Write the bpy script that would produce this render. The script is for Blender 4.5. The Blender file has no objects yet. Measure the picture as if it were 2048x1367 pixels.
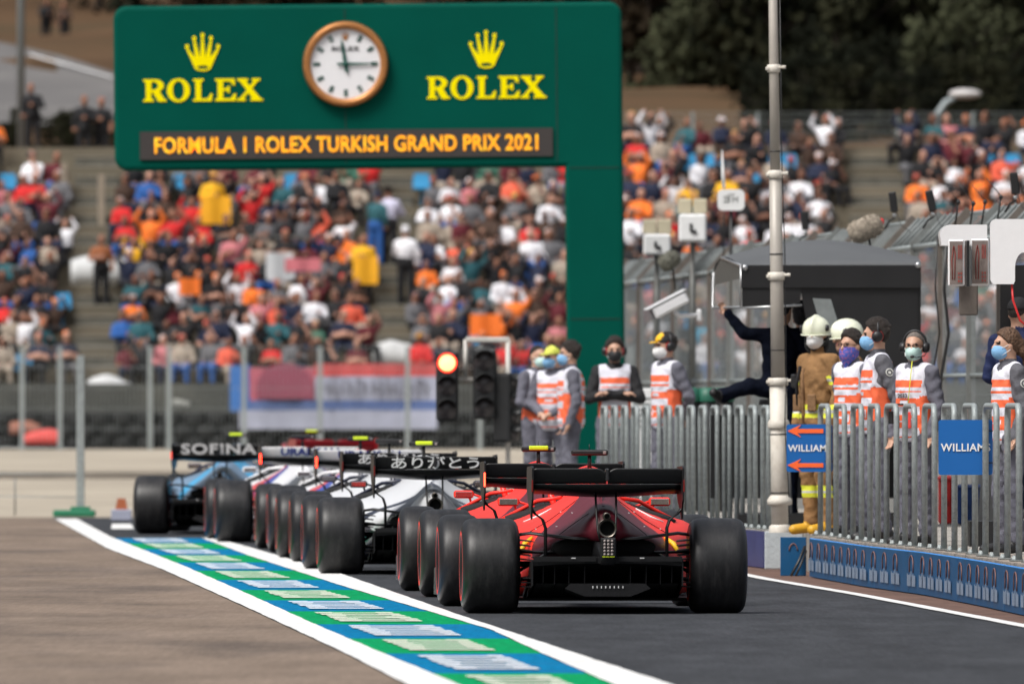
import bpy, bmesh, math, random
import numpy as np
from mathutils import Vector, Matrix, Euler
R = math.radians
random.seed(7)
rng = np.random.default_rng(11)
sc = bpy.context.scene
col = sc.collection

# ------------------------------------------------------------------ camera, light, exposure
FPX, CX, HY, H = 28500.0, 1024.0, 812.0, 1.45        # focal length in photo pixels, centre, horizon, eye height
cam_d = bpy.data.cameras.new('camera'); cam = bpy.data.objects.new('camera', cam_d); col.objects.link(cam)
cam.location = (0, 0, H); cam.rotation_euler = (R(90), 0, 0)
cam_d.sensor_width = 36.0; cam_d.lens = FPX * 36.0 / 2048.0
cam_d.shift_y = (HY - 683.5) / 2048.0
cam_d.clip_start = 1.0; cam_d.clip_end = 3000.0
cam_d.dof.use_dof = True; cam_d.dof.focus_distance = 105.5; cam_d.dof.aperture_fstop = 5.8
cam_d.dof.aperture_blades = 9
sc.camera = cam

SUN_EL, SUN_AZ = R(54), R(224)
w = bpy.data.worlds.new('World'); sc.world = w; w.use_nodes = True
nt = w.node_tree; nt.nodes.clear()
wo = nt.nodes.new('ShaderNodeOutputWorld'); bg = nt.nodes.new('ShaderNodeBackground')
sky = nt.nodes.new('ShaderNodeTexSky'); sky.sky_type = 'NISHITA'; sky.sun_disc = False
sky.sun_elevation = SUN_EL; sky.sun_rotation = SUN_AZ; sky.air_density = 1.0; sky.dust_density = 4.0; sky.ozone_density = 1.0
hs = nt.nodes.new('ShaderNodeHueSaturation'); hs.inputs['Saturation'].default_value = 0.38
# overcast dome: brighter overhead than at the horizon, L = Lz (1 + 2 sin e) / 3
wtc = nt.nodes.new('ShaderNodeTexCoord'); wsp = nt.nodes.new('ShaderNodeSeparateXYZ'); wmr = nt.nodes.new('ShaderNodeMapRange'); wsc = nt.nodes.new('ShaderNodeVectorMath'); wsc.operation = 'SCALE'
wmr.inputs[3].default_value = 0.26; wmr.inputs[4].default_value = 1.45
nt.links.new(wtc.outputs['Generated'], wsp.inputs[0]); nt.links.new(wsp.outputs[2], wmr.inputs[0])
nt.links.new(sky.outputs[0], hs.inputs['Color']); nt.links.new(hs.outputs[0], wsc.inputs[0]); nt.links.new(wmr.outputs[0], wsc.inputs[3]); nt.links.new(wsc.outputs[0], bg.inputs[0])
bg.inputs[1].default_value = 0.12
nt.links.new(bg.outputs[0], wo.inputs[0])
sd = bpy.data.lights.new('sun', 'SUN'); sd.energy = 2.1; sd.angle = R(24); sd.color = (1.0, 0.965, 0.91)
so = bpy.data.objects.new('sun', sd); col.objects.link(so)
_d = Vector((math.sin(SUN_AZ) * math.cos(SUN_EL), math.cos(SUN_AZ) * math.cos(SUN_EL), math.sin(SUN_EL)))
so.rotation_euler = _d.to_track_quat('Z', 'Y').to_euler(); so.location = (0, 60, 60)
sc.view_settings.view_transform = 'Standard'; sc.view_settings.look = 'None'
sc.view_settings.exposure = 0.36; sc.view_settings.gamma = 1.0
sc.cycles.max_bounces = 6; sc.cycles.transparent_max_bounces = 8

# ------------------------------------------------------------------ pixel helpers (photo pixels -> metres)
def P(px, py, Y): return Vector(((px - CX) * Y / FPX, Y, H + (HY - py) * Y / FPX))
def G(px, py, z=0.0):
    Y = FPX * (H - z) / (py - HY); return Vector(((px - CX) * Y / FPX, Y, z))

# ------------------------------------------------------------------ materials
MATS = {}
def mat(name, c, rough=0.55, metal=0.0, var=0.12, scale=12.0, bump=0.0, bscale=None, emit=0.0, spec=0.5, coat=0.0, layers=None, alpha=1.0, dirt=None, stretch=None, grain=None):
    """Principled material; base colour broken by object-space noise. layers: [(a,b,c,abs,t0,t1,colour)] stripes where t0 < a*x'+b*y+c*z < t1."""
    if name in MATS: return MATS[name]
    m = bpy.data.materials.new(name); m.use_nodes = True; MATS[name] = m
    n = m.node_tree.nodes; l = m.node_tree.links
    b = n['Principled BSDF']
    b.inputs['Roughness'].default_value = rough; b.inputs['Metallic'].default_value = metal
    b.inputs['Specular IOR Level'].default_value = spec
    if coat: b.inputs['Coat Weight'].default_value = coat; b.inputs['Coat Roughness'].default_value = 0.08
    tc = n.new('ShaderNodeTexCoord'); src = tc.outputs['Object']
    if stretch:
        mp = n.new('ShaderNodeMapping'); mp.inputs['Scale'].default_value = stretch; l.new(src, mp.inputs[0]); nsrc = mp.outputs[0]
    else: nsrc = src
    nz = n.new('ShaderNodeTexNoise'); nz.inputs['Scale'].default_value = scale; nz.inputs['Detail'].default_value = 6
    nz.inputs['Roughness'].default_value = 0.62
    l.new(nsrc, nz.inputs['Vector'])
    mr = n.new('ShaderNodeMapRange'); mr.inputs[1].default_value = 0.25; mr.inputs[2].default_value = 0.75
    mr.inputs[3].default_value = 1 - var; mr.inputs[4].default_value = 1 + var
    l.new(nz.outputs[0], mr.inputs[0])
    rgb = n.new('ShaderNodeRGB'); rgb.outputs[0].default_value = (*c, 1); cur = rgb.outputs[0]
    def mth(op, a, bb=None):
        x = n.new('ShaderNodeMath'); x.operation = op
        for i, v in enumerate((a, bb)):
            if v is None: continue
            if isinstance(v, (int, float)): x.inputs[i].default_value = v
            else: l.new(v, x.inputs[i])
        return x.outputs[0]
    def mix(f, a, bcol):
        x = n.new('ShaderNodeMix'); x.data_type = 'RGBA'
        if isinstance(f, (int, float)): x.inputs[0].default_value = f
        else: l.new(f, x.inputs[0])
        l.new(a, x.inputs[6])
        if isinstance(bcol, tuple): x.inputs[7].default_value = (*bcol, 1)
        else: l.new(bcol, x.inputs[7])
        return x.outputs[2]
    if layers:
        sp = n.new('ShaderNodeSeparateXYZ'); l.new(src, sp.inputs[0])
        ax = mth('ABSOLUTE', sp.outputs[0])
        for (ka, kb, kc, ab, t0, t1, cc) in layers:
            v = mth('ADD', mth('ADD', mth('MULTIPLY', ax if ab else sp.outputs[0], ka), mth('MULTIPLY', sp.outputs[1], kb)), mth('MULTIPLY', sp.outputs[2], kc))
            f = mth('MULTIPLY', mth('GREATER_THAN', v, t0), mth('LESS_THAN', v, t1))
            cur = mix(f, cur, cc)
    if dirt:
        dc, dscale, amt = dirt
        dz = n.new('ShaderNodeTexNoise'); dz.inputs['Scale'].default_value = dscale; dz.inputs['Detail'].default_value = 8; dz.inputs['Roughness'].default_value = .7
        l.new(nsrc, dz.inputs['Vector'])
        dr = n.new('ShaderNodeMapRange'); dr.inputs[1].default_value = .48; dr.inputs[2].default_value = .72; dr.inputs[4].default_value = amt
        l.new(dz.outputs[0], dr.inputs[0]); cur = mix(dr.outputs[0], cur, dc)
    mul = n.new('ShaderNodeVectorMath'); mul.operation = 'SCALE'
    fac = mr.outputs[0]
    if grain:
        gm = n.new('ShaderNodeMapping'); gm.inputs['Scale'].default_value = grain[0]; l.new(src, gm.inputs[0])
        gn = n.new('ShaderNodeTexNoise'); gn.inputs['Scale'].default_value = 1.0; gn.inputs['Detail'].default_value = 4; gn.inputs['Roughness'].default_value = .75; l.new(gm.outputs[0], gn.inputs['Vector'])
        gr = n.new('ShaderNodeMapRange'); gr.inputs[1].default_value = .3; gr.inputs[2].default_value = .7; gr.inputs[3].default_value = 1 - grain[1]; gr.inputs[4].default_value = 1 + grain[1]; l.new(gn.outputs[0], gr.inputs[0])
        fac = mth('MULTIPLY', fac, gr.outputs[0])
    l.new(cur, mul.inputs[0]); l.new(fac, mul.inputs[3])
    l.new(mul.outputs[0], b.inputs['Base Color'])
    rr = n.new('ShaderNodeMapRange'); rr.inputs[3].default_value = max(rough - .07, .02); rr.inputs[4].default_value = min(rough + .07, 1)
    l.new(nz.outputs[0], rr.inputs[0]); l.new(rr.outputs[0], b.inputs['Roughness'])
    if bump:
        bz = n.new('ShaderNodeTexNoise'); bz.inputs['Scale'].default_value = bscale or scale * 4; bz.inputs['Detail'].default_value = 5
        l.new(nsrc, bz.inputs['Vector'])
        bp = n.new('ShaderNodeBump'); bp.inputs['Strength'].default_value = bump; bp.inputs['Distance'].default_value = .02
        l.new(bz.outputs[0], bp.inputs['Height']); l.new(bp.outputs[0], b.inputs['Normal'])
    if emit:
        l.new(cur, b.inputs['Emission Color']); b.inputs['Emission Strength'].default_value = emit
    if alpha < 1: b.inputs['Alpha'].default_value = alpha
    return m

# ------------------------------------------------------------------ mesh helpers
class MB:
    def __init__(s): s.v = []; s.f = []; s.m = []; s.s = []
    def add(s, vs, fs, m=0, sm=False, M=None):
        o = len(s.v)
        if M is not None: vs = [M @ Vector(v) for v in vs]
        s.v.extend([tuple(v) for v in vs])
        for i, f in enumerate(fs):
            s.f.append(tuple(o + k for k in f)); s.m.append(m if isinstance(m, int) else m[i]); s.s.append(sm)
        return s
    def box(s, c, d, m=0, M=None, bev=0.0):
        hx, hy, hz = d[0] / 2, d[1] / 2, d[2] / 2
        if not bev:
            vs = [(c[0] + a * hx, c[1] + b * hy, c[2] + e * hz) for a in (-1, 1) for b in (-1, 1) for e in (-1, 1)]
            return s.add(vs, [(0, 1, 3, 2), (4, 6, 7, 5), (0, 4, 5, 1), (2, 3, 7, 6), (0, 2, 6, 4), (1, 5, 7, 3)], m, False, M)
        b = min(bev, hx * .98, hy * .98, hz * .98)
        bm = bmesh.new()
        for a in (-1, 1):
            for e in (-1, 1):
                for g in (-1, 1):
                    for q in range(3):
                        bm.verts.new((c[0] + a * (hx - (b if q != 0 else 0)), c[1] + e * (hy - (b if q != 1 else 0)), c[2] + g * (hz - (b if q != 2 else 0))))
                    k = b * .42
                    bm.verts.new((c[0] + a * (hx - k), c[1] + e * (hy - k), c[2] + g * (hz - k)))
        bmesh.ops.convex_hull(bm, input=bm.verts[:])
        bm.verts.index_update()
        vs = [v.co.copy() for v in bm.verts]; fs = [tuple(v.index for v in f.verts) for f in bm.faces]; bm.free()
        return s.add(vs, fs, m, False, M)
    def tube(s, pts, r, n=8, m=0, caps=True, closed=False, sm=True, flat=1.0, M=None):
        pts = [Vector(p) for p in pts]; N = len(pts)
        rs = r if isinstance(r, (list, tuple)) else [r] * N
        vs = []; up = None
        for i, p in enumerate(pts):
            a = pts[i - 1] if (i > 0 or closed) else p; b = pts[(i + 1) % N] if (i < N - 1 or closed) else p
            t = (b - a).normalized()
            if up is None:
                up = Vector((0, 0, 1)) if abs(t.z) < .9 else Vector((1, 0, 0))
            x = t.cross(up)
            if x.length < 1e-6: x = t.orthogonal()
            x.normalize(); up = x.cross(t).normalized()
            for k in range(n):
                an = 2 * math.pi * k / n
                vs.append(p + x * math.cos(an) * rs[i] + up * math.sin(an) * rs[i] * flat)
        fs = []
        for i in range(N if closed else N - 1):
            j = (i + 1) % N
            for k in range(n):
                fs.append((i * n + k, i * n + (k + 1) % n, j * n + (k + 1) % n, j * n + k))
        if caps and not closed:
            fs.append(tuple(range(n - 1, -1, -1))); fs.append(tuple((N - 1) * n + k for k in range(n)))
        return s.add(vs, fs, m, sm, M)
    def cyl(s, a, b, r, r2=None, n=12, m=0, sm=True, M=None):
        return s.tube([a, b], [r, r if r2 is None else r2], n, m, True, False, sm, 1.0, M)
    def loft(s, rings, m=0, cap0=True, cap1=True, sm=True, M=None, close=True):
        n = len(rings[0]); vs = [v for r in rings for v in r]; fs = []
        for i in range(len(rings) - 1):
            for k in range(n if close else n - 1):
                fs.append((i * n + k, i * n + (k + 1) % n, (i + 1) * n + (k + 1) % n, (i + 1) * n + k))
        if cap0: fs.append(tuple(range(n - 1, -1, -1)))
        if cap1: fs.append(tuple((len(rings) - 1) * n + k for k in range(n)))
        return s.add(vs, fs, m, sm, M)
    def lathe(s, prof, o, ax='x', n=48, m=0, sm=True, mi=None, M=None, closed=False):
        """prof [(r, h)] about the axis through o."""
        o = Vector(o); vs = []; fs = []; ms = []
        for (r, h) in prof:
            for k in range(n):
                an = 2 * math.pi * k / n; c, q = math.cos(an) * r, math.sin(an) * r
                vs.append(o + Vector((h, c, q) if ax == 'x' else ((c, h, q) if ax == 'y' else (c, q, h))))
        L = len(prof)
        for i in range(L if closed else L - 1):
            for k in range(n):
                fs.append((i * n + k, i * n + (k + 1) % n, ((i + 1) % L) * n + (k + 1) % n, ((i + 1) % L) * n + k)); ms.append(mi[i] if mi else m)
        return s.add(vs, fs, ms, sm, M)
    def ell(s, c, r, nu=14, nv=9, m=0, M=None):
        vs = []; fs = []
        for j in range(nv + 1):
            t = math.pi * j / nv
            for k in range(nu):
                a = 2 * math.pi * k / nu
                vs.append((c[0] + r[0] * math.sin(t) * math.cos(a), c[1] + r[1] * math.sin(t) * math.sin(a), c[2] + r[2] * math.cos(t)))
        for j in range(nv):
            for k in range(nu):
                fs.append((j * nu + k, (j + 1) * nu + k, (j + 1) * nu + (k + 1) % nu, j * nu + (k + 1) % nu))
        return s.add(vs, fs, m, True, M)
    def prism(s, poly, o, u, v, depth, m=0, M=None):
        """flat polygon (list of 2-tuples) in plane o,u,v thickened along u x v by depth."""
        o, u, v = Vector(o), Vector(u), Vector(v); w_ = u.cross(v).normalized() * depth
        a = [o + u * p[0] + v * p[1] for p in poly]; b = [x + w_ for x in a]; n = len(poly)
        fs = [tuple(range(n - 1, -1, -1)), tuple(range(n, 2 * n))] + [(k, (k + 1) % n, n + (k + 1) % n, n + k) for k in range(n)]
        return s.add(a + b, fs, m, False, M)
    def flat(s, data, o, u, v, m=0, M=None):
        """place cached text/shape mesh data (verts xyz, faces) in plane o,u,v."""
        o, u, v = Vector(o), Vector(u), Vector(v); w_ = u.cross(v).normalized()
        return s.add([o + u * p[0] + v * p[1] + w_ * p[2] for p in data[0]], data[1], m, False, M)
    def mesh(s, name, mats, recalc=True):
        me = bpy.data.meshes.new(name); me.from_pydata(s.v, [], s.f)
        for x in mats: me.materials.append(x)
        me.polygons.foreach_set('material_index', s.m); me.polygons.foreach_set('use_smooth', s.s)
        if recalc:
            bm = bmesh.new(); bm.from_mesh(me); bmesh.ops.recalc_face_normals(bm, faces=bm.faces[:]); bm.to_mesh(me); bm.free()
        me.update(); return me
    def build(s, name, mats, parent=None, loc=None, recalc=True):
        if not isinstance(mats, (list, tuple)): mats = [mats]
        o = bpy.data.objects.new(name, s.mesh(name, mats, recalc)); col.objects.link(o)
        if parent is not None: o.parent = parent
        if loc is not None: o.location = loc
        return o
def tag(o, label=None, cat=None, group=None, kind=None):
    if label: o['label'] = label
    if cat: o['category'] = cat
    if group: o['group'] = group
    if kind: o['kind'] = kind
    return o
def thing(name, label, cat, loc=(0, 0, 0), rz=0.0, group=None):
    o = bpy.data.objects.new(name, None); col.objects.link(o); o.location = loc; o.rotation_euler = (0, 0, rz); o.empty_display_size = .1
    return tag(o, label, cat, group)
def dup(root, loc=None, rz=None, label=None):
    r = root.copy(); col.objects.link(r)
    if loc is not None: r.location = loc
    if rz is not None: r.rotation_euler = (0, 0, rz)
    if label: r['label'] = label
    def rec(src, dst):
        for ch in [c for c in bpy.data.objects if c.parent == src]:
            c = ch.copy(); col.objects.link(c); c.parent = dst; rec(ch, c)
    rec(root, r); return r

# ---- text and outline shapes turned into plain mesh data (made first, while the scene is small)
def _curve_data(cu):
    ob = bpy.data.objects.new('tmp', cu); col.objects.link(ob)
    dg = bpy.context.evaluated_depsgraph_get(); ev = ob.evaluated_get(dg); me = bpy.data.meshes.new_from_object(ev)
    vs = [tuple(v.co) for v in me.vertices]; fs = [tuple(p.vertices) for p in me.polygons]
    bpy.data.objects.remove(ob); bpy.data.meshes.remove(me); bpy.data.curves.remove(cu)
    return vs, fs
def fit(data, wd, ht, keep=False):
    vs, fs = data
    x0 = min(v[0] for v in vs); x1 = max(v[0] for v in vs); y0 = min(v[1] for v in vs); y1 = max(v[1] for v in vs)
    sx = wd / (x1 - x0); sy = ht / (y1 - y0) if ht else sx
    return [((v[0] - (x0 + x1) / 2) * sx, (v[1] - (y0 + y1) / 2) * sy, v[2]) for v in vs], fs
def text(s_, wd, ht, depth=.004, bold=0.0, space=1.0):
    cu = bpy.data.curves.new('t', 'FONT'); cu.body = s_; cu.size = 1.0; cu.extrude = depth / 2; cu.offset = bold; cu.space_character = space
    cu.resolution_u = 3
    return fit(_curve_data(cu), wd, ht)
def shape(loops, wd, ht, depth=.004):
    cu = bpy.data.curves.new('t', 'CURVE'); cu.dimensions = '2D'; cu.fill_mode = 'BOTH'; cu.extrude = depth / 2
    for lp in loops:
        sp = cu.splines.new('POLY'); sp.points.add(len(lp) - 1)
        for p, q in zip(sp.points, lp): p.co = (q[0], q[1], 0, 1)
        sp.use_cyclic_u = True
    return fit(_curve_data(cu), wd, ht)
def arcp(cx, cy, rx, ry, a0, a1, n=18): return [(cx + rx * math.cos(R(a0 + (a1 - a0) * i / n)), cy + ry * math.sin(R(a0 + (a1 - a0) * i / n))) for i in range(n + 1)]
def serif_word():
    """R O L E X in slab-serif capitals."""
    L = []; x = 0
    # R
    L += [[(0, 0), (.42, 0), (.42, .09), (.32, .12), (.32, .42), (.38, .42), (.56, .06), (.60, 0), (.92, 0), (.92, .09), (.84, .11), (.66, .44)] + arcp(.46, .72, .36, .28, -48, 90, 14) + [(0, 1), (0, .91), (.10, .88), (.10, .12), (0, .09)],
          [(.32, .54), (.32, .89)] + arcp(.40, .715, .19, .175, 90, -90, 10)]
    # O
    L += [[(p[0], p[1]) for p in arcp(1.40, .5, .46, .53, 0, 350, 34)], arcp(1.40, .5, .23, .42, 0, 350, 34)]
    # L
    o = 1.98
    L += [[(o, 0), (o + .74, 0), (o + .78, .34), (o + .70, .34), (o + .58, .12), (o + .32, .12), (o + .32, .88), (o + .42, .91), (o + .42, 1), (o, 1), (o, .91), (o + .10, .88), (o + .10, .12), (o, .09)]]
    # E
    o = 2.86
    L += [[(o, 0), (o + .80, 0), (o + .84, .33), (o + .76, .33), (o + .62, .12), (o + .32, .12), (o + .32, .46), (o + .46, .46), (o + .52, .36), (o + .58, .36), (o + .58, .68), (o + .52, .68), (o + .46, .57), (o + .32, .57), (o + .32, .88), (o + .60, .88), (o + .72, .70), (o + .80, .70), (o + .77, 1), (o, 1), (o, .91), (o + .10, .88), (o + .10, .12), (o, .09)]]
    # X
    o = 3.72
    L += [[(o, 0), (o + .36, 0), (o + .36, .09), (o + .28, .11), (o + .46, .36), (o + .62, .11), (o + .54, .09), (o + .54, 0), (o + 1.04, 0), (o + 1.04, .09), (o + .94, .12), (o + .62, .56), (o + .84, .88), (o + .94, .91), (o + .94, 1), (o + .60, 1), (o + .60, .91), (o + .68, .89), (o + .52, .68), (o + .38, .89), (o + .46, .91), (o + .46, 1), (o + .02, 1), (o + .02, .91), (o + .12, .88), (o + .40, .48), (o + .12, .12), (o, .09)]]
    return L
def crown_loops():
    L = []; tips = [(-.50, .62), (-.27, .84), (0, .92), (.27, .84), (.50, .62)]
    base = arcp(0, .10, .26, .09, 180, 360, 12)
    out = [(-.27, .13)]
    # five slim prongs rising from a narrow cup
    body = [(-.27, .10)]
    for i, (tx, ty) in enumerate(tips):
        body += [(tx - .035, ty - .03), (tx + .035, ty - .03)]
        if i < 4:
            nx = (tx + tips[i + 1][0]) / 2
            body += [(nx * .62, .36)]
    body += [(.27, .10)] + arcp(0, .10, .27, .10, 0, -180, 12)[1:-1]
    L.append(body)
    L.append(arcp(0, .10, .19, .05, 0, 350, 18))
    for (tx, ty) in tips: L.append(arcp(tx, ty + .03, .062, .062, 0, 345, 14))
    return L
TX = {}
TX['rolex'] = shape(serif_word(), 1.44, .285, .01)
TX['rolex_small'] = shape(serif_word(), .34, .055, .004)
TX['crown'] = shape(crown_loops(), .42, .46, .01)
TX['crown_small'] = shape(crown_loops(), .10, .11, .004)
TX['led'] = text('FORMULA 1 ROLEX TURKISH GRAND PRIX 2021', 4.62, .195, .006, .022, 1.03)
TX['williams'] = text('WILLIAMS', .365, .058, .003, .02, 1.08)
TX['arigato'] = text('ありがとう', .76, .105, .004, .012, 1.0)
TX['ural'] = text('URALKALI', .62, .085, .004, .03, 1.0)
TX['sofina'] = text('SOFINA', .86, .125, .004, .03, 1.08)
TX['bib'] = text('2033', .105, .035, .002, .02)

# ------------------------------------------------------------------ implicit bodies: one continuous surface grown from a posed skeleton
def Cp(a, b, r0, r1=None, m=0, k=.03, sq=1.0, sqd=(0, 1, 0)):
    return ('c', np.array(a, float), np.array(b, float), r0, r0 if r1 is None else r1, m, k, sq, np.array(sqd, float))
def El(c, r, m=0, k=.03, M=None, sub=False):
    return ('e', np.array(c, float), np.array(r, float), m, k, None if M is None else np.array(M.to_3x3(), float), sub)
def prim_d(p, X, Y, Z):
    if p[0] == 'c':
        _, a, b, r0, r1, m, k, sq, sd = p
        if sq != 1.0:
            f = 1 / sq - 1
            def tr(x, y, z):
                d = x * sd[0] + y * sd[1] + z * sd[2]; return x + sd[0] * d * f, y + sd[1] * d * f, z + sd[2] * d * f
            X, Y, Z = tr(X, Y, Z); a = np.array(tr(*a)); b = np.array(tr(*b))
        ab = b - a; L2 = max(float(ab @ ab), 1e-9)
        t = np.clip(((X - a[0]) * ab[0] + (Y - a[1]) * ab[1] + (Z - a[2]) * ab[2]) / L2, 0, 1)
        d = np.sqrt((X - a[0] - t * ab[0]) ** 2 + (Y - a[1] - t * ab[1]) ** 2 + (Z - a[2] - t * ab[2]) ** 2) - (r0 + (r1 - r0) * t)
        return d * min(1.0, sq)
    _, c, r, m, k, M, sub = p
    x, y, z = X - c[0], Y - c[1], Z - c[2]
    if M is not None:
        x, y, z = (M[0, 0] * x + M[1, 0] * y + M[2, 0] * z, M[0, 1] * x + M[1, 1] * y + M[2, 1] * z, M[0, 2] * x + M[1, 2] * y + M[2, 2] * z)
    k0 = np.sqrt((x / r[0]) ** 2 + (y / r[1]) ** 2 + (z / r[2]) ** 2)
    k1 = np.sqrt((x / r[0] ** 2) ** 2 + (y / r[1] ** 2) ** 2 + (z / r[2] ** 2) ** 2) + 1e-9
    return k0 * (k0 - 1) / k1
def prim_box(p, pad):
    if p[0] == 'c':
        a, b = p[1], p[2]; r = max(p[3], p[4]) * max(1, p[7]) + pad
        return np.minimum(a, b) - r, np.maximum(a, b) + r
    r = (p[2].max() if p[5] is not None else p[2]) + pad
    return p[1] - r, p[1] + r
def sdf_grid(prims, vox, keep=None, fold=0.0):
    lo = np.min([prim_box(p, vox * 3)[0] for p in prims], axis=0); hi = np.max([prim_box(p, vox * 3)[1] for p in prims], axis=0)
    n = np.ceil((hi - lo) / vox).astype(int) + 1
    D = np.full(n, .5, np.float32); Lb = np.zeros(n, np.int8); Bd = np.full(n, .5, np.float32)
    ax = [lo[i] + vox * np.arange(n[i]) for i in range(3)]
    for p in prims:
        k = p[6] if p[0] == 'c' else p[4]
        a, b = prim_box(p, k + vox * 2.5)
        i0 = np.maximum(np.floor((a - lo) / vox).astype(int), 0); i1 = np.minimum(np.ceil((b - lo) / vox).astype(int) + 1, n)
        sl = tuple(slice(i0[i], i1[i]) for i in range(3))
        X, Y, Z = np.meshgrid(ax[0][sl[0]], ax[1][sl[1]], ax[2][sl[2]], indexing='ij')
        d = prim_d(p, X, Y, Z).astype(np.float32); D0 = D[sl]
        if p[0] == 'e' and p[6]:
            h = np.clip(.5 - .5 * (D0 + d) / k, 0, 1); D[sl] = D0 * (1 - h) + (-d) * h + k * h * (1 - h); continue
        h = np.clip(.5 + .5 * (D0 - d) / k, 0, 1)
        D[sl] = D0 * (1 - h) + d * h - k * h * (1 - h)
        mk = d < Bd[sl]; m = p[5] if p[0] == 'c' else p[3]
        Bd[sl] = np.where(mk, d, Bd[sl]); Lb[sl] = np.where(mk, m, Lb[sl])
    if fold:
        X, Y, Z = np.meshgrid(*[a.astype(np.float32) for a in ax], indexing='ij')
        Fd = np.sin(62 * Z + 23 * X + 2.2 * np.sin(21 * Y + 13 * X) + 1.7 * np.sin(9 * Z - 15 * X)) * .55 + np.sin(43 * X - 34 * Z + 27 * Y + 2.0 * np.sin(17 * Z)) * .45
        D = D + (fold * Fd * np.isin(Lb, (0, 2))).astype(np.float32)
    if keep is not None:
        X, Y, Z = np.meshgrid(*ax, indexing='ij'); D = keep(D, X, Y, Z).astype(np.float32)
    return D, Lb, lo, vox
def surfnet(D, Lb, lo, vox):
    S = D < 0; c = np.zeros(tuple(np.array(D.shape) - 1), np.int8)
    for i in (0, 1):
        for j in (0, 1):
            for k in (0, 1):
                c += S[i:D.shape[0] - 1 + i, j:D.shape[1] - 1 + j, k:D.shape[2] - 1 + k]
    I, J, K = np.nonzero((c > 0) & (c < 8))
    idx = np.full(c.shape, -1, np.int64); idx[I, J, K] = np.arange(len(I))
    acc = np.zeros((len(I), 3)); cnt = np.zeros(len(I))
    for ax_ in range(3):
        o = [q for q in range(3) if q != ax_]
        for u in (0, 1):
            for v in (0, 1):
                a = [I.copy(), J.copy(), K.copy()]; a[o[0]] = a[o[0]] + u; a[o[1]] = a[o[1]] + v
                b = [q.copy() for q in a]; b[ax_] = b[ax_] + 1
                d0 = D[a[0], a[1], a[2]]; d1 = D[b[0], b[1], b[2]]; mk = (d0 < 0) != (d1 < 0)
                t = np.where(mk, d0 / np.where(mk, d0 - d1, 1), 0)
                pt = np.stack(a, 1).astype(float); pt[:, ax_] += t
                acc[mk] += pt[mk]; cnt[mk] += 1
    V = acc / cnt[:, None] * vox + lo
    lab = Lb[I, J, K]
    F = []
    for ax_ in range(3):
        o = [(ax_ + 1) % 3, (ax_ + 2) % 3]
        sa = [slice(None)] * 3; sb = [slice(None)] * 3; sa[ax_] = slice(0, -1); sb[ax_] = slice(1, None)
        A = S[tuple(sa)]; B = S[tuple(sb)]
        q = np.array(np.nonzero(A != B))
        ok = (q[o[0]] >= 1) & (q[o[1]] >= 1) & (q[o[0]] < D.shape[o[0]] - 1) & (q[o[1]] < D.shape[o[1]] - 1); q = q[:, ok]
        fl = A[tuple(q)]
        def cell(du, dv):
            r = q.copy(); r[o[0]] += du; r[o[1]] += dv; return idx[r[0], r[1], r[2]]
        quad = np.stack([cell(-1, -1), cell(0, -1), cell(0, 0), cell(-1, 0)], 1)
        quad[~fl] = quad[~fl][:, ::-1]
        F.append(quad)
    F = np.concatenate(F); F = F[(F >= 0).all(1)]
    # one light smoothing pass
    for _ in range(2):
        s_ = np.zeros_like(V); n_ = np.zeros(len(V))
        for a, b in ((0, 1), (1, 2), (2, 3), (3, 0)):
            np.add.at(s_, F[:, a], V[F[:, b]]); np.add.at(n_, F[:, a], 1); np.add.at(s_, F[:, b], V[F[:, a]]); np.add.at(n_, F[:, b], 1)
        V = V * .5 + .5 * s_ / np.maximum(n_, 1)[:, None]
    return V, F, lab
def sdf_mesh(name, prims, vox, mats, keep=None, recolor=None, fold=0.0):
    V, F, lab = surfnet(*sdf_grid(prims, vox, keep, fold))
    fl = lab[F[:, 0]].astype(int)
    if recolor is not None: fl = recolor(V[F].mean(1), fl)
    me = bpy.data.meshes.new(name)
    me.vertices.add(len(V)); me.vertices.foreach_set('co', V.astype(np.float32).ravel())
    me.loops.add(F.size); me.loops.foreach_set('vertex_index', F.astype(np.int32).ravel())
    me.polygons.add(len(F)); me.polygons.foreach_set('loop_start', np.arange(0, F.size, 4, dtype=np.int32))
    for x in mats: me.materials.append(x)
    me.update(calc_edges=True); me.validate()
    me.polygons.foreach_set('material_index', fl.astype(np.int32)); me.polygons.foreach_set('use_smooth', np.ones(len(F), bool))
    me.update(); return me
def sdf_obj(name, prims, vox, mats, parent=None, keep=None, recolor=None, fold=0.0):
    o = bpy.data.objects.new(name, sdf_mesh(name, prims, vox, mats, keep, recolor, fold)); col.objects.link(o)
    if parent is not None: o.parent = parent
    return o

# clothing and skin
SKIN = mat('skin', (.50, .29, .20), .5, var=.06, scale=40)
SKIN_D = mat('skin_tanned', (.36, .19, .12), .5, var=.06, scale=40)
GREY = mat('grey_overall', (.135, .135, .165), .9, spec=.15, var=.22, scale=9, bump=1.0, bscale=13)
DGREY = mat('dark_grey_overall', (.10, .10, .115), .85, var=.14, scale=14, bump=.9, bscale=16)
NAVY = mat('shaded_navy_kit', (.004, .006, .014), .9, spec=.1, var=.2, scale=14, bump=.8, bscale=16)  # navy darkened so the colour itself carries the shade under the canopy
BLACKC = mat('black_cloth', (.012, .012, .014), .85, var=.2, scale=14, bump=.8, bscale=16)
WHITEC = mat('white_vest_cloth', (.66, .66, .73), .85, spec=.2, var=.07, scale=10, bump=.7, bscale=14)
ORANGEC = mat('orange_vest_band', (.85, .14, .05), .75, var=.08, scale=10, bump=.5, bscale=14)
TAN = mat('tan_fire_cloth', (.26, .145, .065), .9, spec=.15, var=.25, scale=8, bump=1.0, bscale=14)
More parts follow.
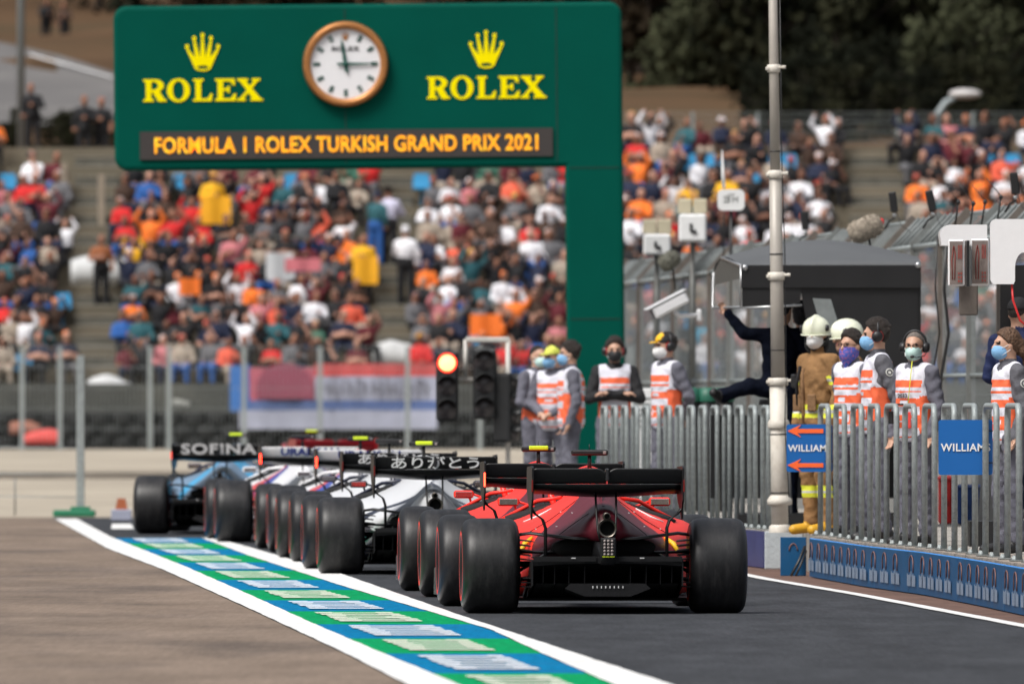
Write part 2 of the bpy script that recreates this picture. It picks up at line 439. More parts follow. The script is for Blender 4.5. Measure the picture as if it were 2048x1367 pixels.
TAN_D = mat('worn_brown_fire_cloth', (.20, .11, .05), .9, var=.16, scale=12, bump=1.0, bscale=14)
HIVIS = mat('lime_reflective_band', (.72, .75, .05), .6, var=.08)
SILVER = mat('silver_reflective_band', (.55, .55, .52), .45, var=.08)
SHOE = mat('black_shoe', (.015, .015, .016), .5, var=.15)
BOOT = mat('yellow_rubber_boot', (.62, .33, .02), .5, var=.12)
HAIR = mat('dark_brown_hair', (.020, .012, .008), .6, var=.4, scale=60, bump=1, bscale=120)
HAIRC = mat('brown_curly_hair', (.10, .05, .025), .6, var=.6, scale=45, bump=1, bscale=60)
HAIRG = mat('short_grey_hair', (.20, .17, .15), .7, var=.3, scale=60, bump=1, bscale=120)
MASKW = mat('white_face_mask', (.78, .78, .78), .7, var=.04, bump=.3, bscale=60)
MASKB = mat('blue_surgical_mask', (.20, .42, .68), .7, var=.04, bump=.3, bscale=60)
MASKG = mat('pale_green_surgical_mask', (.50, .70, .66), .7, var=.04, bump=.3, bscale=60)
MASKK = mat('black_face_mask', (.015, .015, .017), .7, var=.1)
BANDANA = mat('blue_patterned_bandana', (.03, .09, .42), .8, var=.1, dirt=((.75, .16, .10), 55, .95), scale=30)
HELM = mat('cream_fire_helmet', (.74, .76, .60), .28, var=.05, coat=.4)
BLACKP = mat('black_plastic', (.014, .014, .015), .4, var=.15)
EYE = mat('dark_eye', (.02, .015, .012), .3)
LIPS = mat('lips', (.42, .17, .13), .5, var=.05)
YEL = mat('yellow_cap_panel', (.80, .45, .01), .7, var=.06)
LIMEC = mat('lime_cap', (.62, .66, .10), .7, var=.06)
REDP = mat('red_plastic', (.55, .02, .02), .4, var=.1)
REDCARD = mat('red_pass_card', (.70, .06, .05), .5)
BLUEC = mat('royal_blue_cloth', (.006, .016, .075), .8, var=.15, bump=.8, bscale=16)

def hand_prims(wr, d, m, palm_n):
    """palm, four unequal bent fingers and a thumb leaving the side of the palm; d = pointing direction, palm_n = palm normal."""
    d = Vector(d).normalized(); nrm = Vector(palm_n); nrm = (nrm - d * nrm.dot(d)).normalized(); sd = d.cross(nrm)
    wr = Vector(wr); out = []
    out.append(Cp(wr + d * .015, wr + d * .075, .030, .034, m, .012, .6, nrm))
    for i, (off, L) in enumerate(((-.027, .066), (-.009, .075), (.009, .07), (.026, .055))):
        b = wr + d * .085 + sd * off; mid = b + (d * .85 + nrm * .35).normalized() * L * .55; e = mid + (d * .5 + nrm * .8).normalized() * L * .45
        out += [Cp(b - d * .012, mid, .0095, .0085, m, .004), Cp(mid, e, .0085, .007, m, .004)]
    t0 = wr + d * .03 - sd * .028; t1 = t0 + (d * .7 - sd * .6 + nrm * .3).normalized() * .04; t2 = t1 + (d * .9 + nrm * .4).normalized() * .03
    out += [Cp(t0, t1, .0115, .010, m, .006), Cp(t1, t2, .010, .0085, m, .004)]
    return out

def person(label, loc, face, h=1.76, head=0.0, tilt=0.0, top=GREY, legs=GREY, shoe=SHOE, skin=SKIN, hair=HAIR, hairdo='short', mask=None, maskkind='cup',
           vest=False, headset=False, helmet=False, cap=None, glasses=False, arms='down', pose=None, vox=.0095, bands=False, bib=False, group=None, wide=1.0, badge=False):
    """A figure facing -y before rotation; face/head in degrees, + turns towards the photo's right."""
    k = h / 1.76
    root = thing('person', label, 'person', loc, R(face), group)
    J = dict(hip=(0, 0, .95), chest=(0, -.01, 1.29), neck=(0, .0, 1.50), headc=(0, -.02, 1.645))
    for sgn, s_ in ((-1, 'r'), (1, 'l')):
        J['hp' + s_] = (sgn * .095, 0, .92); J['kn' + s_] = (sgn * .11, -.02, .50); J['an' + s_] = (sgn * .115, .02, .09); J['to' + s_] = (sgn * .14, -.15, .035)
        J['sh' + s_] = (sgn * .174 * wide, .0, 1.435)
        if arms == 'down': J['el' + s_] = (sgn * .228 * wide, .03, 1.15); J['wr' + s_] = (sgn * .215 * wide, -.05, .92)
        elif arms == 'back': J['el' + s_] = (sgn * .242 * wide, .09, 1.17); J['wr' + s_] = (sgn * .09, .17, .99)
        elif arms == 'crossed': J['el' + s_] = (sgn * .255 * wide, -.07, 1.17); J['wr' + s_] = (-sgn * .08, -.19 - (.035 if sgn > 0 else 0), 1.21)
        elif arms == 'front': J['el' + s_] = (sgn * .245 * wide, -.02, 1.16); J['wr' + s_] = (sgn * .06, -.22, 1.05)
    if pose: J.update(pose)
    J = {a: Vector(b) * k for a, b in J.items()}
    hip, ch, nk, hc = J['hip'], J['chest'], J['neck'], J['headc']
    fat = wide * k
    up = (nk - hip).normalized()
    T = []          # torso primitives, shared with the vest
    tr = (hip.lerp(nk, .0), hip.lerp(nk, .28), hip.lerp(nk, .62))
    T.append(El(tr[0] + Vector((0, 0, .0)), (.165 * fat, .118 * fat, .13 * k), 0, .05))
    T.append(El(tr[1], (.158 * fat, .115 * fat, .17 * k), 0, .06))
    T.append(El(tr[2], (.170 * fat, .122 * fat, .20 * k), 0, .06))
    T.append(Cp(J['shr'] * .86 + J['shl'] * .14, J['shl'] * .86 + J['shr'] * .14, .062 * k, None, 0, .06))
    Pm = list(T)
    Pm.append(Cp(nk - up * .02, nk + up * .015, .066 * k, .060 * k, 0, .03))           # collar
    for s_ in 'rl':
        hp, kn, an, to = J['hp' + s_], J['kn' + s_], J['an' + s_], J['to' + s_]
        Pm.append(Cp(hp, kn, .098 * k, .070 * k, 2, .04)); Pm.append(Cp(kn, an + (kn - an) * .06, .072 * k, .062 * k, 2, .03))
        Pm.append(Cp(an + (kn - an) * .05, an + (kn - an) * .12, .070 * k, .066 * k, 2, .02))
        heel = an + (an - to) * .25; heel.z = min(an.z, heel.z) - .03 * k
        Pm.append(Cp(heel, to, .045 * k, .042 * k, 3, .02)); Pm.append(Cp(an, an - (kn - an) * .04, .05 * k, .05 * k, 3, .02))
        sh, el, wr = J['sh' + s_], J['el' + s_], J['wr' + s_]
        Pm.append(Cp(sh, el, .066 * k, .056 * k, 0, .035)); Pm.append(Cp(el, wr, .057 * k, .045 * k, 0, .02))
        d = (wr - el).normalized()
        pn = Vector((0, -1, 0)) if arms in ('down',) and not pose else (Vector((0, 0, -1)) if abs(d.z) < .6 else Vector((0, -1, 0)))
        Pm += hand_prims(wr - d * .005, d, 1, pn)
    # head in its own frame
    Hm = Matrix.Translation(hc) @ Matrix.Rotation(R(head), 4, 'Z') @ Matrix.Rotation(R(tilt), 4, 'X') @ Matrix.Scale(k, 4)
    HR = Hm.to_3x3().normalized()
    def hp_(x, y, z): return Hm @ Vector((x, y, z))
    def hE(c, r, m, kk, sub=False): return El(hp_(*c), Vector(r) * k, m, kk, HR, sub)
    Pm.append(Cp(nk - up * .01, hp_(0, .02, -.06), .056 * k, .054 * k, 1, .02))
    Pm += [hE((0, .008, .02), (.075, .096, .098), 1, .02), hE((0, -.02, -.055), (.058, .070, .065), 1, .03), hE((0, -.062, -.085), (.028, .026, .022), 1, .03)]
    Pm += [Cp(hp_(0, -.092, .018), hp_(0, -.113, -.022), .010 * k, .015 * k, 1, .012), Cp(hp_(-.032, -.084, .034), hp_(.032, -.084, .034), .012 * k, None, 1, .016)]
    for q in (-1, 1):
        Pm += [hE((q * .032, -.092, .012), (.016, .012, .010), 1, .008, True), hE((q * .032, -.080, .012), (.012, .011, .008), 4, .002)]
        Pm += [hE((q * .077, .012, -.005), (.012, .020, .032), 1, .010)]
    Pm.append(Cp(hp_(-.020, -.091, -.052), hp_(.020, -.091, -.052), .007 * k, None, 5, .006))
    mats = [top, skin, legs, shoe, EYE, LIPS, HIVIS, SILVER]
    rec = None
    if bands:
        def rec(cn, fl):
            z = cn[:, 2] / k; s_ = (fl == 0) | (fl == 2); o = fl.copy()
            for (a, b, mm) in ((.96, 1.00, 6), (1.00, 1.03, 7), (1.03, 1.07, 6), (.30, .34, 6), (.34, .36, 7), (.36, .40, 6)):
                o[s_ & (z > a) & (z < b)] = mm
            arm = s_ & (np.abs(cn[:, 0]) > .20 * k)
            for (a, b, mm) in ((1.235, 1.262, 6), (1.262, 1.285, 7), (1.285, 1.312, 6)): o[arm & (z > a) & (z < b)] = mm
            return o
    sdf_obj('body', Pm, vox, mats, root, None, rec, .0055)
    # clothing and things worn
    if vest:
        inf = [El(p[1], p[2] + .016, 0, .06) if p[0] == 'e' else Cp(p[1], p[2], p[3] + .016, None, 0, .06) for p in T]
        shr, shl = J['shr'], J['shl']
        def keep(D, X, Y, Z):
            D = np.maximum(D, (.86 * k - Z)); D = np.maximum(D, np.abs(X) - .165 * fat)
            nd = np.sqrt(X ** 2 + (Y + .01) ** 2 + (np.maximum(1.47 * k - Z, 0) * 1.1) ** 2) - .085 * k
            D = np.maximum(D, -nd)
            ae = np.sqrt(((np.abs(X) - .20 * fat) / 1.0) ** 2 + ((Z - 1.33 * k) / 2.6) ** 2) - .045 * k
            return np.maximum(D, -ae)
        def rc(cn, fl):
            z = cn[:, 2] / k; x = cn[:, 0]; o = np.zeros(len(fl), int); fr = np.ones(len(fl), bool)
            pan = np.abs(x) < .15
            for (a, b) in ((1.315, 1.375), (1.27, 1.288), (1.155, 1.22), (.975, 1.085), (.895, .91)): o[pan & (z > a) & (z < b)] = 1
            o[(np.abs(x) > .135) & (z > .92) & (z < 1.24)] = 1
            o[(np.abs(x) < .045) & (z > 1.17) & (z < 1.2)] = 0; o[(np.abs(np.abs(x) - .07) < .008) & (z > .995) & (z < 1.06)] = 0; o[(np.abs(z - 1.03) < .006) & (np.abs(x) < .08)] = 0
            o[(z > 1.40) & (z < 1.44) & (cn[:, 1] > .05) & (np.abs(x) < .11)] = 1
            return o
        v = sdf_obj('vest', inf, vox, [WHITEC, ORANGEC], root, keep, rc, .005)
        if bib:
            MB().flat(TX['bib'], (0, -.158 * k, 1.243 * k), (1, 0, 0), (0, 0, 1)).build('number', BLACKP, v)
            mb = MB(); mb.box((-.03, -.155, 1.125), (.09, .004, .014)); mb.box((.05, -.155, 1.125), (.03, .004, .014)); mb.build('print', BLACKP, v)
            MB().box((.075, -.165, 1.0), (.075, .006, .13), bev=.003).build('pass_card', REDCARD, root)
            MB().tube([(.05, -.09, 1.47), (.085, -.135, 1.38), (.075, -.168, 1.07)], .004, 5).build('lanyard', HIVIS, root)
            MB().box((-.11, -.165, 1.02), (.05, .03, .10), bev=.008).build('radio', BLACKP, root)
    if badge:
        for q in (-1, 1):
            mb = MB(); sh = J['sh' + ('r' if q < 0 else 'l')]; el = J['el' + ('r' if q < 0 else 'l')]; c = sh.lerp(el, .36)
            an = math.atan2(el.x - sh.x, sh.z - el.z)
            M = Matrix.Translation(c) @ Matrix.Rotation(-an, 4, 'Y')
            mb.lathe([(.031, 0), (.034, q * .002), (.030, q * .003), (.025, q * .002)], (q * .069, 0, 0), 'x', 20, M=M); mb.lathe([(.0, 0), (.013, q * .002)], (q * .069, 0, 0), 'x', 14, M=M)
            mb.build('sleeve_badge', SILVER, root)
    def hchild(nm, prims, m, keep=None, vx=None): return sdf_obj(nm, prims, vx or vox * .8, [m], root, keep)
    Hi = Hm.inverted(); A = np.array(Hi)
    def hl(X, Y, Z): return (A[0, 0] * X + A[0, 1] * Y + A[0, 2] * Z + A[0, 3], A[1, 0] * X + A[1, 1] * Y + A[1, 2] * Z + A[1, 3], A[2, 0] * X + A[2, 1] * Y + A[2, 2] * Z + A[2, 3])
    if not helmet and hairdo:
        def kh(D, X, Y, Z):
            x, y, z = hl(X, Y, Z)
            cut = np.minimum(y * .75 + z * .66 - .005, 9) if hairdo != 'crop' else y * .6 + z * .8 - .035
            D = D + .004 * np.sin(x * 210 + 3 * np.sin(z * 130)) * np.sin(y * 190 + z * 60)
            return np.maximum(D, -cut * k)
        pr = [hE((0, .016, .030), (.084, .103, .104) if hairdo != 'crop' else (.078, .099, .100), 0, .02)]
        if hairdo in ('full', 'short'):
            hr_ = random.Random(int(abs(loc[0]) * 1000))
            for _ in range(46):
                a_, e_ = hr_.uniform(0, 6.28), hr_.uniform(.1, 1.45); rr_ = 1.0 if hairdo == 'full' else .95
                pr.append(hE((.080 * rr_ * math.cos(a_) * math.cos(e_), .020 + .100 * rr_ * math.sin(a_) * math.cos(e_), .035 + .105 * rr_ * math.sin(e_)), (hr_.uniform(.012, .024), hr_.uniform(.012, .028), hr_.uniform(.010, .02)), 0, .008))
        if hairdo == 'full': pr += [hE((0, .01, .06), (.080, .098, .092), 0, .03)]
        if hairdo == 'pony':
            pr += [hE((0, .01, .06), (.082, .095, .088), 0, .03), hE((0, .10, .0), (.06, .05, .06), 0, .03)]
            for i in range(26):
                a = random.random(); pr.append(hE((random.uniform(-.05, .05), .125 + random.uniform(-.03, .045) + .02 * a, .03 - .34 * a), (.026, .026, .034), 0, .012))
        hchild('hair', pr, hair, kh)
    if mask is not None:
        if maskkind == 'bandana':
            def km(D, X, Y, Z):
                x, y, z = hl(X, Y, Z); return np.maximum(np.maximum(D, z + .006 + .25 * np.maximum(y + .02, 0)), (y - .055))
            hchild('bandana', [hE((0, -.02, -.05), (.078, .096, .085), 0, .03), Cp(hp_(0, -.05, -.10), hp_(0, -.055, -.19), .06 * k, .02 * k, 0, .03)], mask, km)
        else:
            def km(D, X, Y, Z):
                x, y, z = hl(X, Y, Z); return np.maximum(np.maximum(D, z - .0 + .0), np.maximum(y + .012, -z - .115))
            bulge = .024 if maskkind == 'cup' else .014
            hchild('face_mask', [hE((0, -.03, -.045), (.069, .090, .075), 0, .02), hE((0, -.075, -.045), (.05, .03 + bulge, .055), 0, .02)], mask, km)
            mb = MB()
            for q in (-1, 1): mb.tube([hp_(q * .066, -.055, -.02), hp_(q * .083, .012, .012)], .0022, 5); mb.tube([hp_(q * .066, -.05, -.075), hp_(q * .083, .012, -.03)], .0022, 5)
            mb.build('ear_loops', MASKW, root)
    if headset:
        mb = MB()
        mb.tube([hp_(.098 * math.cos(t), .02, .02 + .118 * math.sin(t)) for t in np.linspace(0, math.pi, 17)], .010, 7)
        hb = mb.build('headset', BLACKP, root)
        for q in (-1, 1):
            cm = MB()
            cm.lathe([(.0, q * .128), (.030, q * .126), (.042, q * .115), (.044, q * .095), (.046, q * .078), (.0, q * .078)], (0, 0, 0), 'x', 18, M=Hm @ Matrix.Translation((0, .015, 0)))
            cm.build('ear_cup', BLACKP, hb)
        if headset == 'mic':
            mb = MB(); mb.tube([hp_(.11, .0, -.03), hp_(.10, -.06, -.07), hp_(.05, -.125, -.085), hp_(.02, -.135, -.08)], .004, 6); mb.ell((0, 0, 0), (.018, .014, .014), M=Hm @ Matrix.Translation((.012, -.137, -.078)))
            mb.build('microphone_boom', BLACKP, hb)
        elif headset == 'red':
            mb = MB()
            for q in (-1, 1): mb.lathe([(.047, q * .088), (.050, q * .084), (.047, q * .080)], (0, 0, 0), 'x', 18, M=Hm @ Matrix.Translation((0, .015, 0)))
            mb.build('cup_ring', REDP, hb)
    if helmet:
        def kz(D, X, Y, Z):
            x, y, z = hl(X, Y, Z); return np.maximum(D, -(z - .012 - .30 * np.minimum(y + .06, 0) + .28 * np.maximum(y, 0)) * k)
        hm = hchild('helmet', [hE((0, .01, .045), (.118, .140, .118), 0, .02), hE((0, .0, .075), (.03, .145, .10), 0, .03)], HELM, kz)
        mb = MB(); mb.tube([hp_(.122 * math.cos(t), .012 - .152 * math.sin(t), .012 - .012 * math.sin(t) + .025 * abs(math.cos(t)) * 0) for t in np.linspace(-.15, math.pi + .15, 21)], .010, 7, flat=.7); mb.build('helmet_brim', HELM, hm)
        mb = MB()
        for q in (-1, 1):
            mb.lathe([(.0, q * .020), (.026, q * .018), (.030, 0), (0, 0)], (q * .104, -.045, .062), 'x', 14, M=Hm); mb.tube([hp_(q * .10, .02, .0), hp_(q * .085, -.02, -.07), hp_(0, -.07, -.125)], .008, 6)
        mb.build('chin_strap', BLACKP, hm)
        def kn_(D, X, Y, Z):
            x, y, z = hl(X, Y, Z); return np.maximum(D, -(y + .005) * k)
        hchild('neck_guard', [hE((0, .03, -.07), (.105, .105, .10), 0, .03)], BLACKC, kn_)
    if cap is not None:
        def kc(D, X, Y, Z):
            x, y, z = hl(X, Y, Z); return np.maximum(D, -(z - .038) * k)
        hc_ = hchild('cap', [hE((0, .012, .045), (.088, .108, .098), 0, .02)], cap[0], kc)
        mb = MB(); a0 = [(math.sin(t) * .074, -.075 - .085 * math.cos(t * .95), .046 - .012 * math.cos(t)) for t in np.linspace(-1.35, 1.35, 13)]
        n = len(a0); vs = [hp_(*p) for p in a0] + [hp_(p[0], p[1], p[2] + .008) for p in a0]
        mb.add(vs, [tuple(range(n)), tuple(range(2 * n - 1, n - 1, -1))] + [(i, (i + 1) % n, n + (i + 1) % n, n + i) for i in range(n)]); mb.build('cap_brim', cap[1], hc_)
        if cap[1] is not cap[0]:
            def kf(D, X, Y, Z):
                x, y, z = hl(X, Y, Z); return np.maximum(np.maximum(D, (y + .03)), np.maximum(-(z - .055), np.abs(x) - .055) * k)
            hchild('cap_panel', [hE((0, .010, .046), (.091, .113, .101), 0, .02)], cap[1], kf)
    if glasses:
        mb = MB()
        for q in (-1, 1):
            mb.tube([hp_(q * .033 + .023 * math.cos(t), -.103, .012 + .017 * math.sin(t)) for t in np.linspace(0, 2 * math.pi, 13)[:-1]], .0026, 5, closed=True)
            mb.tube([hp_(q * .055, -.100, .016), hp_(q * .080, .01, .012)], .0024, 5)
        mb.tube([hp_(-.010, -.104, .014), hp_(.010, -.104, .014)], .0024, 5)
        mb.build('glasses', mat('dark_glasses_frame', (.05, .02, .015), .35), root)
    return root, Hm

# ------------------------------------------------------------------ the setting
PZ = 0.34                                            # platform height
def sheet(name, polys, m, z, kind='structure', subdiv=None):
    mb = MB()
    for p in polys: mb.add([(a[0], a[1], z) for a in p], [tuple(range(len(p)))])
    return tag(mb.build(name, m), kind=kind)
def g2(px, py, z=0.0): v = G(px, py, z); return (v.x, v.y)

ASPH = mat('lane_asphalt', (.049, .052, .058), .85, spec=.08, var=.30, scale=1.1, bump=.5, bscale=60, dirt=((.038, .040, .044), .5, .8), stretch=(2.2, .35, 1), grain=((30, .9, 1), .15))
APRON = mat('stained_concrete_apron', (.200, .156, .124), .9, spec=.05, var=.25, scale=.9, bump=.3, bscale=50, dirt=((.095, .080, .074), .36, .85), stretch=(1.1, .30, 1), grain=((22, .7, 1), .12))
PAINT = mat('white_road_paint', (.70, .70, .69), .8, spec=.05, var=.06, scale=1.5, dirt=((.46, .44, .41), 1.2, .5), grain=((18, .8, 1), .08))
PBLUE = mat('blue_road_paint', (.0, .155, .325), .8, spec=.04, var=.12, scale=2.0, dirt=((.02, .10, .22), 2.0, .6), grain=((20, .8, 1), .16))
PGREEN = mat('green_road_paint', (.0, .265, .090), .8, spec=.04, var=.12, scale=2.0, dirt=((.015, .16, .07), 2.0, .6), grain=((20, .8, 1), .16))
BRICKP = mat('brown_block_paving', (.15, .095, .078), .9, spec=.06, var=.3, scale=6, bump=.8, bscale=9, dirt=((.07, .055, .05), 1.1, .7))
CONC = mat('pale_platform_concrete', (.34, .32, .29), .9, spec=.1, var=.2, scale=3, bump=.3, bscale=30, dirt=((.2, .18, .16), 1.5, .6))
GRAVEL = mat('beige_gravel', (.38, .335, .27), .95, spec=.05, var=.22, scale=.35, bump=.8, bscale=6, dirt=((.26, .225, .18), .12, .6))
EARTH = mat('dry_hill_earth', (.095, .058, .033), .95, spec=.05, var=.35, scale=.06, bump=.6, bscale=.8, dirt=((.055, .050, .030), .05, .8))
ROADM = mat('grey_hill_road', (.135, .130, .128), .9, spec=.05, var=.12, scale=.2, dirt=((.2, .19, .18), .1, .5))
TERR = mat('weathered_terrace_boards', (.185, .160, .120), .9, spec=.05, var=.3, scale=1.2, bump=.4, dirt=((.10, .095, .07), .5, .6), stretch=(.25, 1, 2))

def tz(X, Y):
    """height of the land behind the track"""
    pts = [(0, -.03), (186, -.03), (230, .12), (312, .52), (331, .8), (358, 7.4), (372, 7.9), (386, 8.5), (402, 9.6), (500, 14.3), (600, 20.0), (700, 27.5), (900, 42), (1400, 70)]
    for a, b in zip(pts, pts[1:]):
        if Y <= b[0]:
            z = a[1] + (b[1] - a[1]) * (Y - a[0]) / (b[0] - a[0]); break
    else: z = 70
    if Y > 380: z += (math.sin(X * .11 + Y * .05) + math.sin(X * .23 - Y * .09)) * min(1, (Y - 380) / 60) * .45
    return z
mb = MB()
ys = [-60, 0, 40, 80, 120, 160, 186, 200, 215, 230, 250, 270, 290, 312, 331, 336] + list(range(340, 420, 5)) + list(range(420, 720, 10)) + [750, 800, 900, 1000, 1200, 1400]
xs = [-900, -500, -250, -120] + list(range(-80, 81, 5)) + [120, 250, 500, 900]
nx = len(xs)
vs = [(x, y, tz(x, y) - (1.2 if 331 <= y <= 360 else 0)) for y in ys for x in xs]
fs = [(j * nx + i, j * nx + i + 1, (j + 1) * nx + i + 1, (j + 1) * nx + i) for j in range(len(ys) - 1) for i in range(nx - 1)]
fm = [0 if ys[j] < 312 else 1 for j in range(len(ys) - 1) for i in range(nx - 1)]
mb.add(vs, fs, fm, True); tag(mb.build('ground', [GRAVEL, EARTH], recalc=False), kind='structure')

# pit lane, apron and painted strip, from points measured on the ground plane
LO = [g2(808, 1367), g2(693, 1308), g2(500, 1218), g2(323, 1138), g2(215, 1097), g2(110, 1038)]       # white line, outer edge
LI = [g2(911, 1367), g2(768, 1308), g2(632, 1250), g2(500, 1190), g2(370, 1133), g2(222, 1074), g2(158, 1040)]
RL = [g2(1221, 1367), g2(1084, 1307), g2(983, 1260), g2(684, 1172), g2(500, 1112), g2(403, 1076)]
RR = [g2(1335, 1367), g2(1141, 1304), g2(926, 1233), g2(689, 1150), g2(500, 1095), g2(430, 1076)]
def back(poly, y=40.0):
    (x0, y0), (x1, y1) = poly[0], poly[2]; t = (y - y0) / (y1 - y0); return [(x0 + (x1 - x0) * t, y)] + poly
LO, LI, RL, RR = back(LO), back(LI), back(RL), back(RR)
def at(poly, y):
    for a, b in zip(poly, poly[1:]):
        if a[1] <= y <= b[1]: return a[0] + (b[0] - a[0]) * (y - a[1]) / (b[1] - a[1])
    a, b = poly[-2], poly[-1]; return a[0] + (b[0] - a[0]) * (y - a[1]) / (b[1] - a[1])
LOf = LO + [(at(LO, 186), 186)]
tag(MB().add([(p[0], p[1], 0) for p in LOf] + [(14, 186, 0), (14, 40, 0)], [tuple(range(len(LOf) + 2))]).build('pit_lane_road', ASPH), kind='structure')
tag(MB().add([(p[0], p[1], 0) for p in LOf[::-1]] + [(-40, 40, 0), (-40, 186, 0)], [tuple(range(len(LOf) + 2))]).build('apron_pavement', APRON), kind='structure')
def ribbon(mb, A, B, y0, y1, z, m=0, step=2.0):
    n = max(1, int((y1 - y0) / step)); y = [y0 + (y1 - y0) * i / n for i in range(n + 1)]
    wob = lambda t, q: .003 * math.sin(t * 1.7 + q) + .002 * math.sin(t * 4.1 + 2 * q)
    vs = [(at(A, t) + wob(t, 1), t, z) for t in y] + [(at(B, t) + wob(t, 5), t, z) for t in y]
    mb.add(vs, [(i, i + 1, n + 2 + i, n + 1 + i) for i in range(n)], m)
mb = MB()
ribbon(mb, LO, LI, 42, 183, .008, step=.7); ribbon(mb, RL, RR, 42, 156.5, .008, step=.7)
mb.add([(*g2(222, 1058), .008), (*g2(268, 1058), .008), (*g2(262, 1048), .008), (*g2(224, 1048), .008)], [(0, 1, 2, 3)])
EDG = [g2(1480, 1150), g2(1520, 1158.5), g2(1700, 1189), g2(2048, 1255.5)][::-1]
dx = (EDG[0][0] - EDG[-1][0]) / (EDG[0][1] - EDG[-1][1])
E0 = [(EDG[0][0] + dx * (60 - EDG[0][1]), 60)] + EDG + [(EDG[-1][0] + dx * (160 - EDG[-1][1]), 160)]
E1 = [(x + .11, y) for x, y in E0]
ribbon(mb, E0, E1, 60, 160, .008)
tag(mb.build('white_lane_markings', PAINT), kind='structure')
bounds = [156.6, 150.6, 144.6, 138.6, 132.2, 125.6, 118.9, 112.4, 106.4, 100.7, 94.7, 88.9, 83.5, 77.3, 71.2, 65.2, 59, 53, 47]
mb = MB(); lg = MB()
for i in range(len(bounds) - 1):
    y1, y0 = bounds[i], bounds[i + 1]
    ribbon(mb, LI, RL, y0, y1, .004, i % 2)
    # hand-rolled strokes of the stretched white lettering: thin bars running across the strip, slanted as a whole
    nb = 6
    for q in range(nb):
        yy = y0 + (y1 - y0) * (.14 + .74 * q / nb); t0 = .205 - .006 * q; t1 = .735 - .006 * q
        wdt = (y1 - y0) * .080
        xl, xr = at(LI, yy), at(RL, yy)
        a = t0 + random.uniform(-.012, .012); b = t1 + random.uniform(-.012, .012); m1 = a + (b - a) * random.uniform(.20, .30); m2 = a + (b - a) * random.uniform(.70, .85)
        for (u, v, wq) in ((a, m1, 1.0), (m1, m2, .62), (m2, b, 1.0)):
            wdt = (y1 - y0) * .085 * wq
            lg.add([(xl + (xr - xl) * u, yy, .012), (xl + (xr - xl) * v, yy, .012), (xl - .0495 * wdt + (xr - xl) * v, yy + wdt, .012), (xl - .0495 * wdt + (xr - xl) * u, yy + wdt, .012)], [(0, 1, 2, 3)], i % 2)
tag(mb.build('blue_green_lane_markings', [PBLUE, PGREEN]), kind='structure')
LGW = mat('thin_white_lettering_paint', (.62, .68, .74), .8, spec=.04, var=.1, scale=3, dirt=((.30, .42, .55), 3, .5))
LGG = mat('cream_lettering_paint', (.62, .68, .56), .8, spec=.04, var=.1, scale=3, dirt=((.30, .48, .32), 3, .5))
tag(lg.build('strip_lettering_markings', [LGW, LGG]), kind='structure')

# pit wall base line near the camera (right) and the farther stretch
WB = [(3.95, 86.0), (3.72, 93.0)] + [g2(2048, 1230.6), g2(1958, 1211), g2(1855, 1191), g2(1739, 1175), g2(1627, 1154.6)]
WB = sorted(WB, key=lambda p: p[1])
FARW = [(2.27, 127.0), (1.69, 135.0), (.78, 147.0), (.20, 149.2), (-.35, 157.0)]
sheet('kerbside_pavement', [[(x + .10, y) for x, y in E0] + [(14, 160), (14, 60)]], BRICKP, .004)
FENX = lambda y: 12.75 - .0607 * y                   # debris fence line
pl = [(p[0] + .03, p[1]) for p in WB] + [(2.60, 126.9)] + [(p[0] + .03, p[1]) for p in FARW] + [(.1, 170), (14, 170), (14, 86)]
mb = MB(); n = len(pl)
mb.add([(x, y, PZ) for x, y in pl] + [(x, y, -.02) for x, y in pl], [tuple(range(n))] + [(i, (i + 1) % n, n + (i + 1) % n, n + i) for i in range(n)])
tag(mb.build('pit_platform_pavement', CONC), kind='structure')
# joint lines and a worn strip on the platform edge come from thin concrete coping stones
COP = mat('chipped_edge_concrete', (.30, .26, .22), .9, var=.35, scale=8, bump=.9, bscale=22, dirt=((.12, .09, .07), 5, .7))
mb = MB()
for (ax, ay), (bx, by) in list(zip(WB, WB[1:])):
    L = math.hypot(bx - ax, by - ay); k = max(1, int(L / 1.2))
    for i in range(k):
        t0, t1 = i / k + .004, (i + 1) / k - .004
        p0 = Vector((ax + (bx - ax) * t0, ay + (by - ay) * t0, 0)); p1 = Vector((ax + (bx - ax) * t1, ay + (by - ay) * t1, 0))
        nr = Vector((p1 - p0).normalized()).cross(Vector((0, 0, 1))); o0, o1 = p0 + nr * .42, p1 + nr * .42
        q0, q1 = p0 + nr * .01, p1 + nr * .01; z1 = PZ + .012 + random.uniform(-.003, .003)
        mb.add([(q0.x, q0.y, PZ - .02), (q1.x, q1.y, PZ - .02), (o1.x, o1.y, PZ - .02), (o0.x, o0.y, PZ - .02), (q0.x, q0.y, z1), (q1.x, q1.y, z1), (o1.x, o1.y, z1), (o0.x, o0.y, z1)],
               [(4, 5, 6, 7), (0, 1, 5, 4), (1, 2, 6, 5), (2, 3, 7, 6), (3, 0, 4, 7)])
tag(mb.build('platform_kerb', COP), kind='structure')

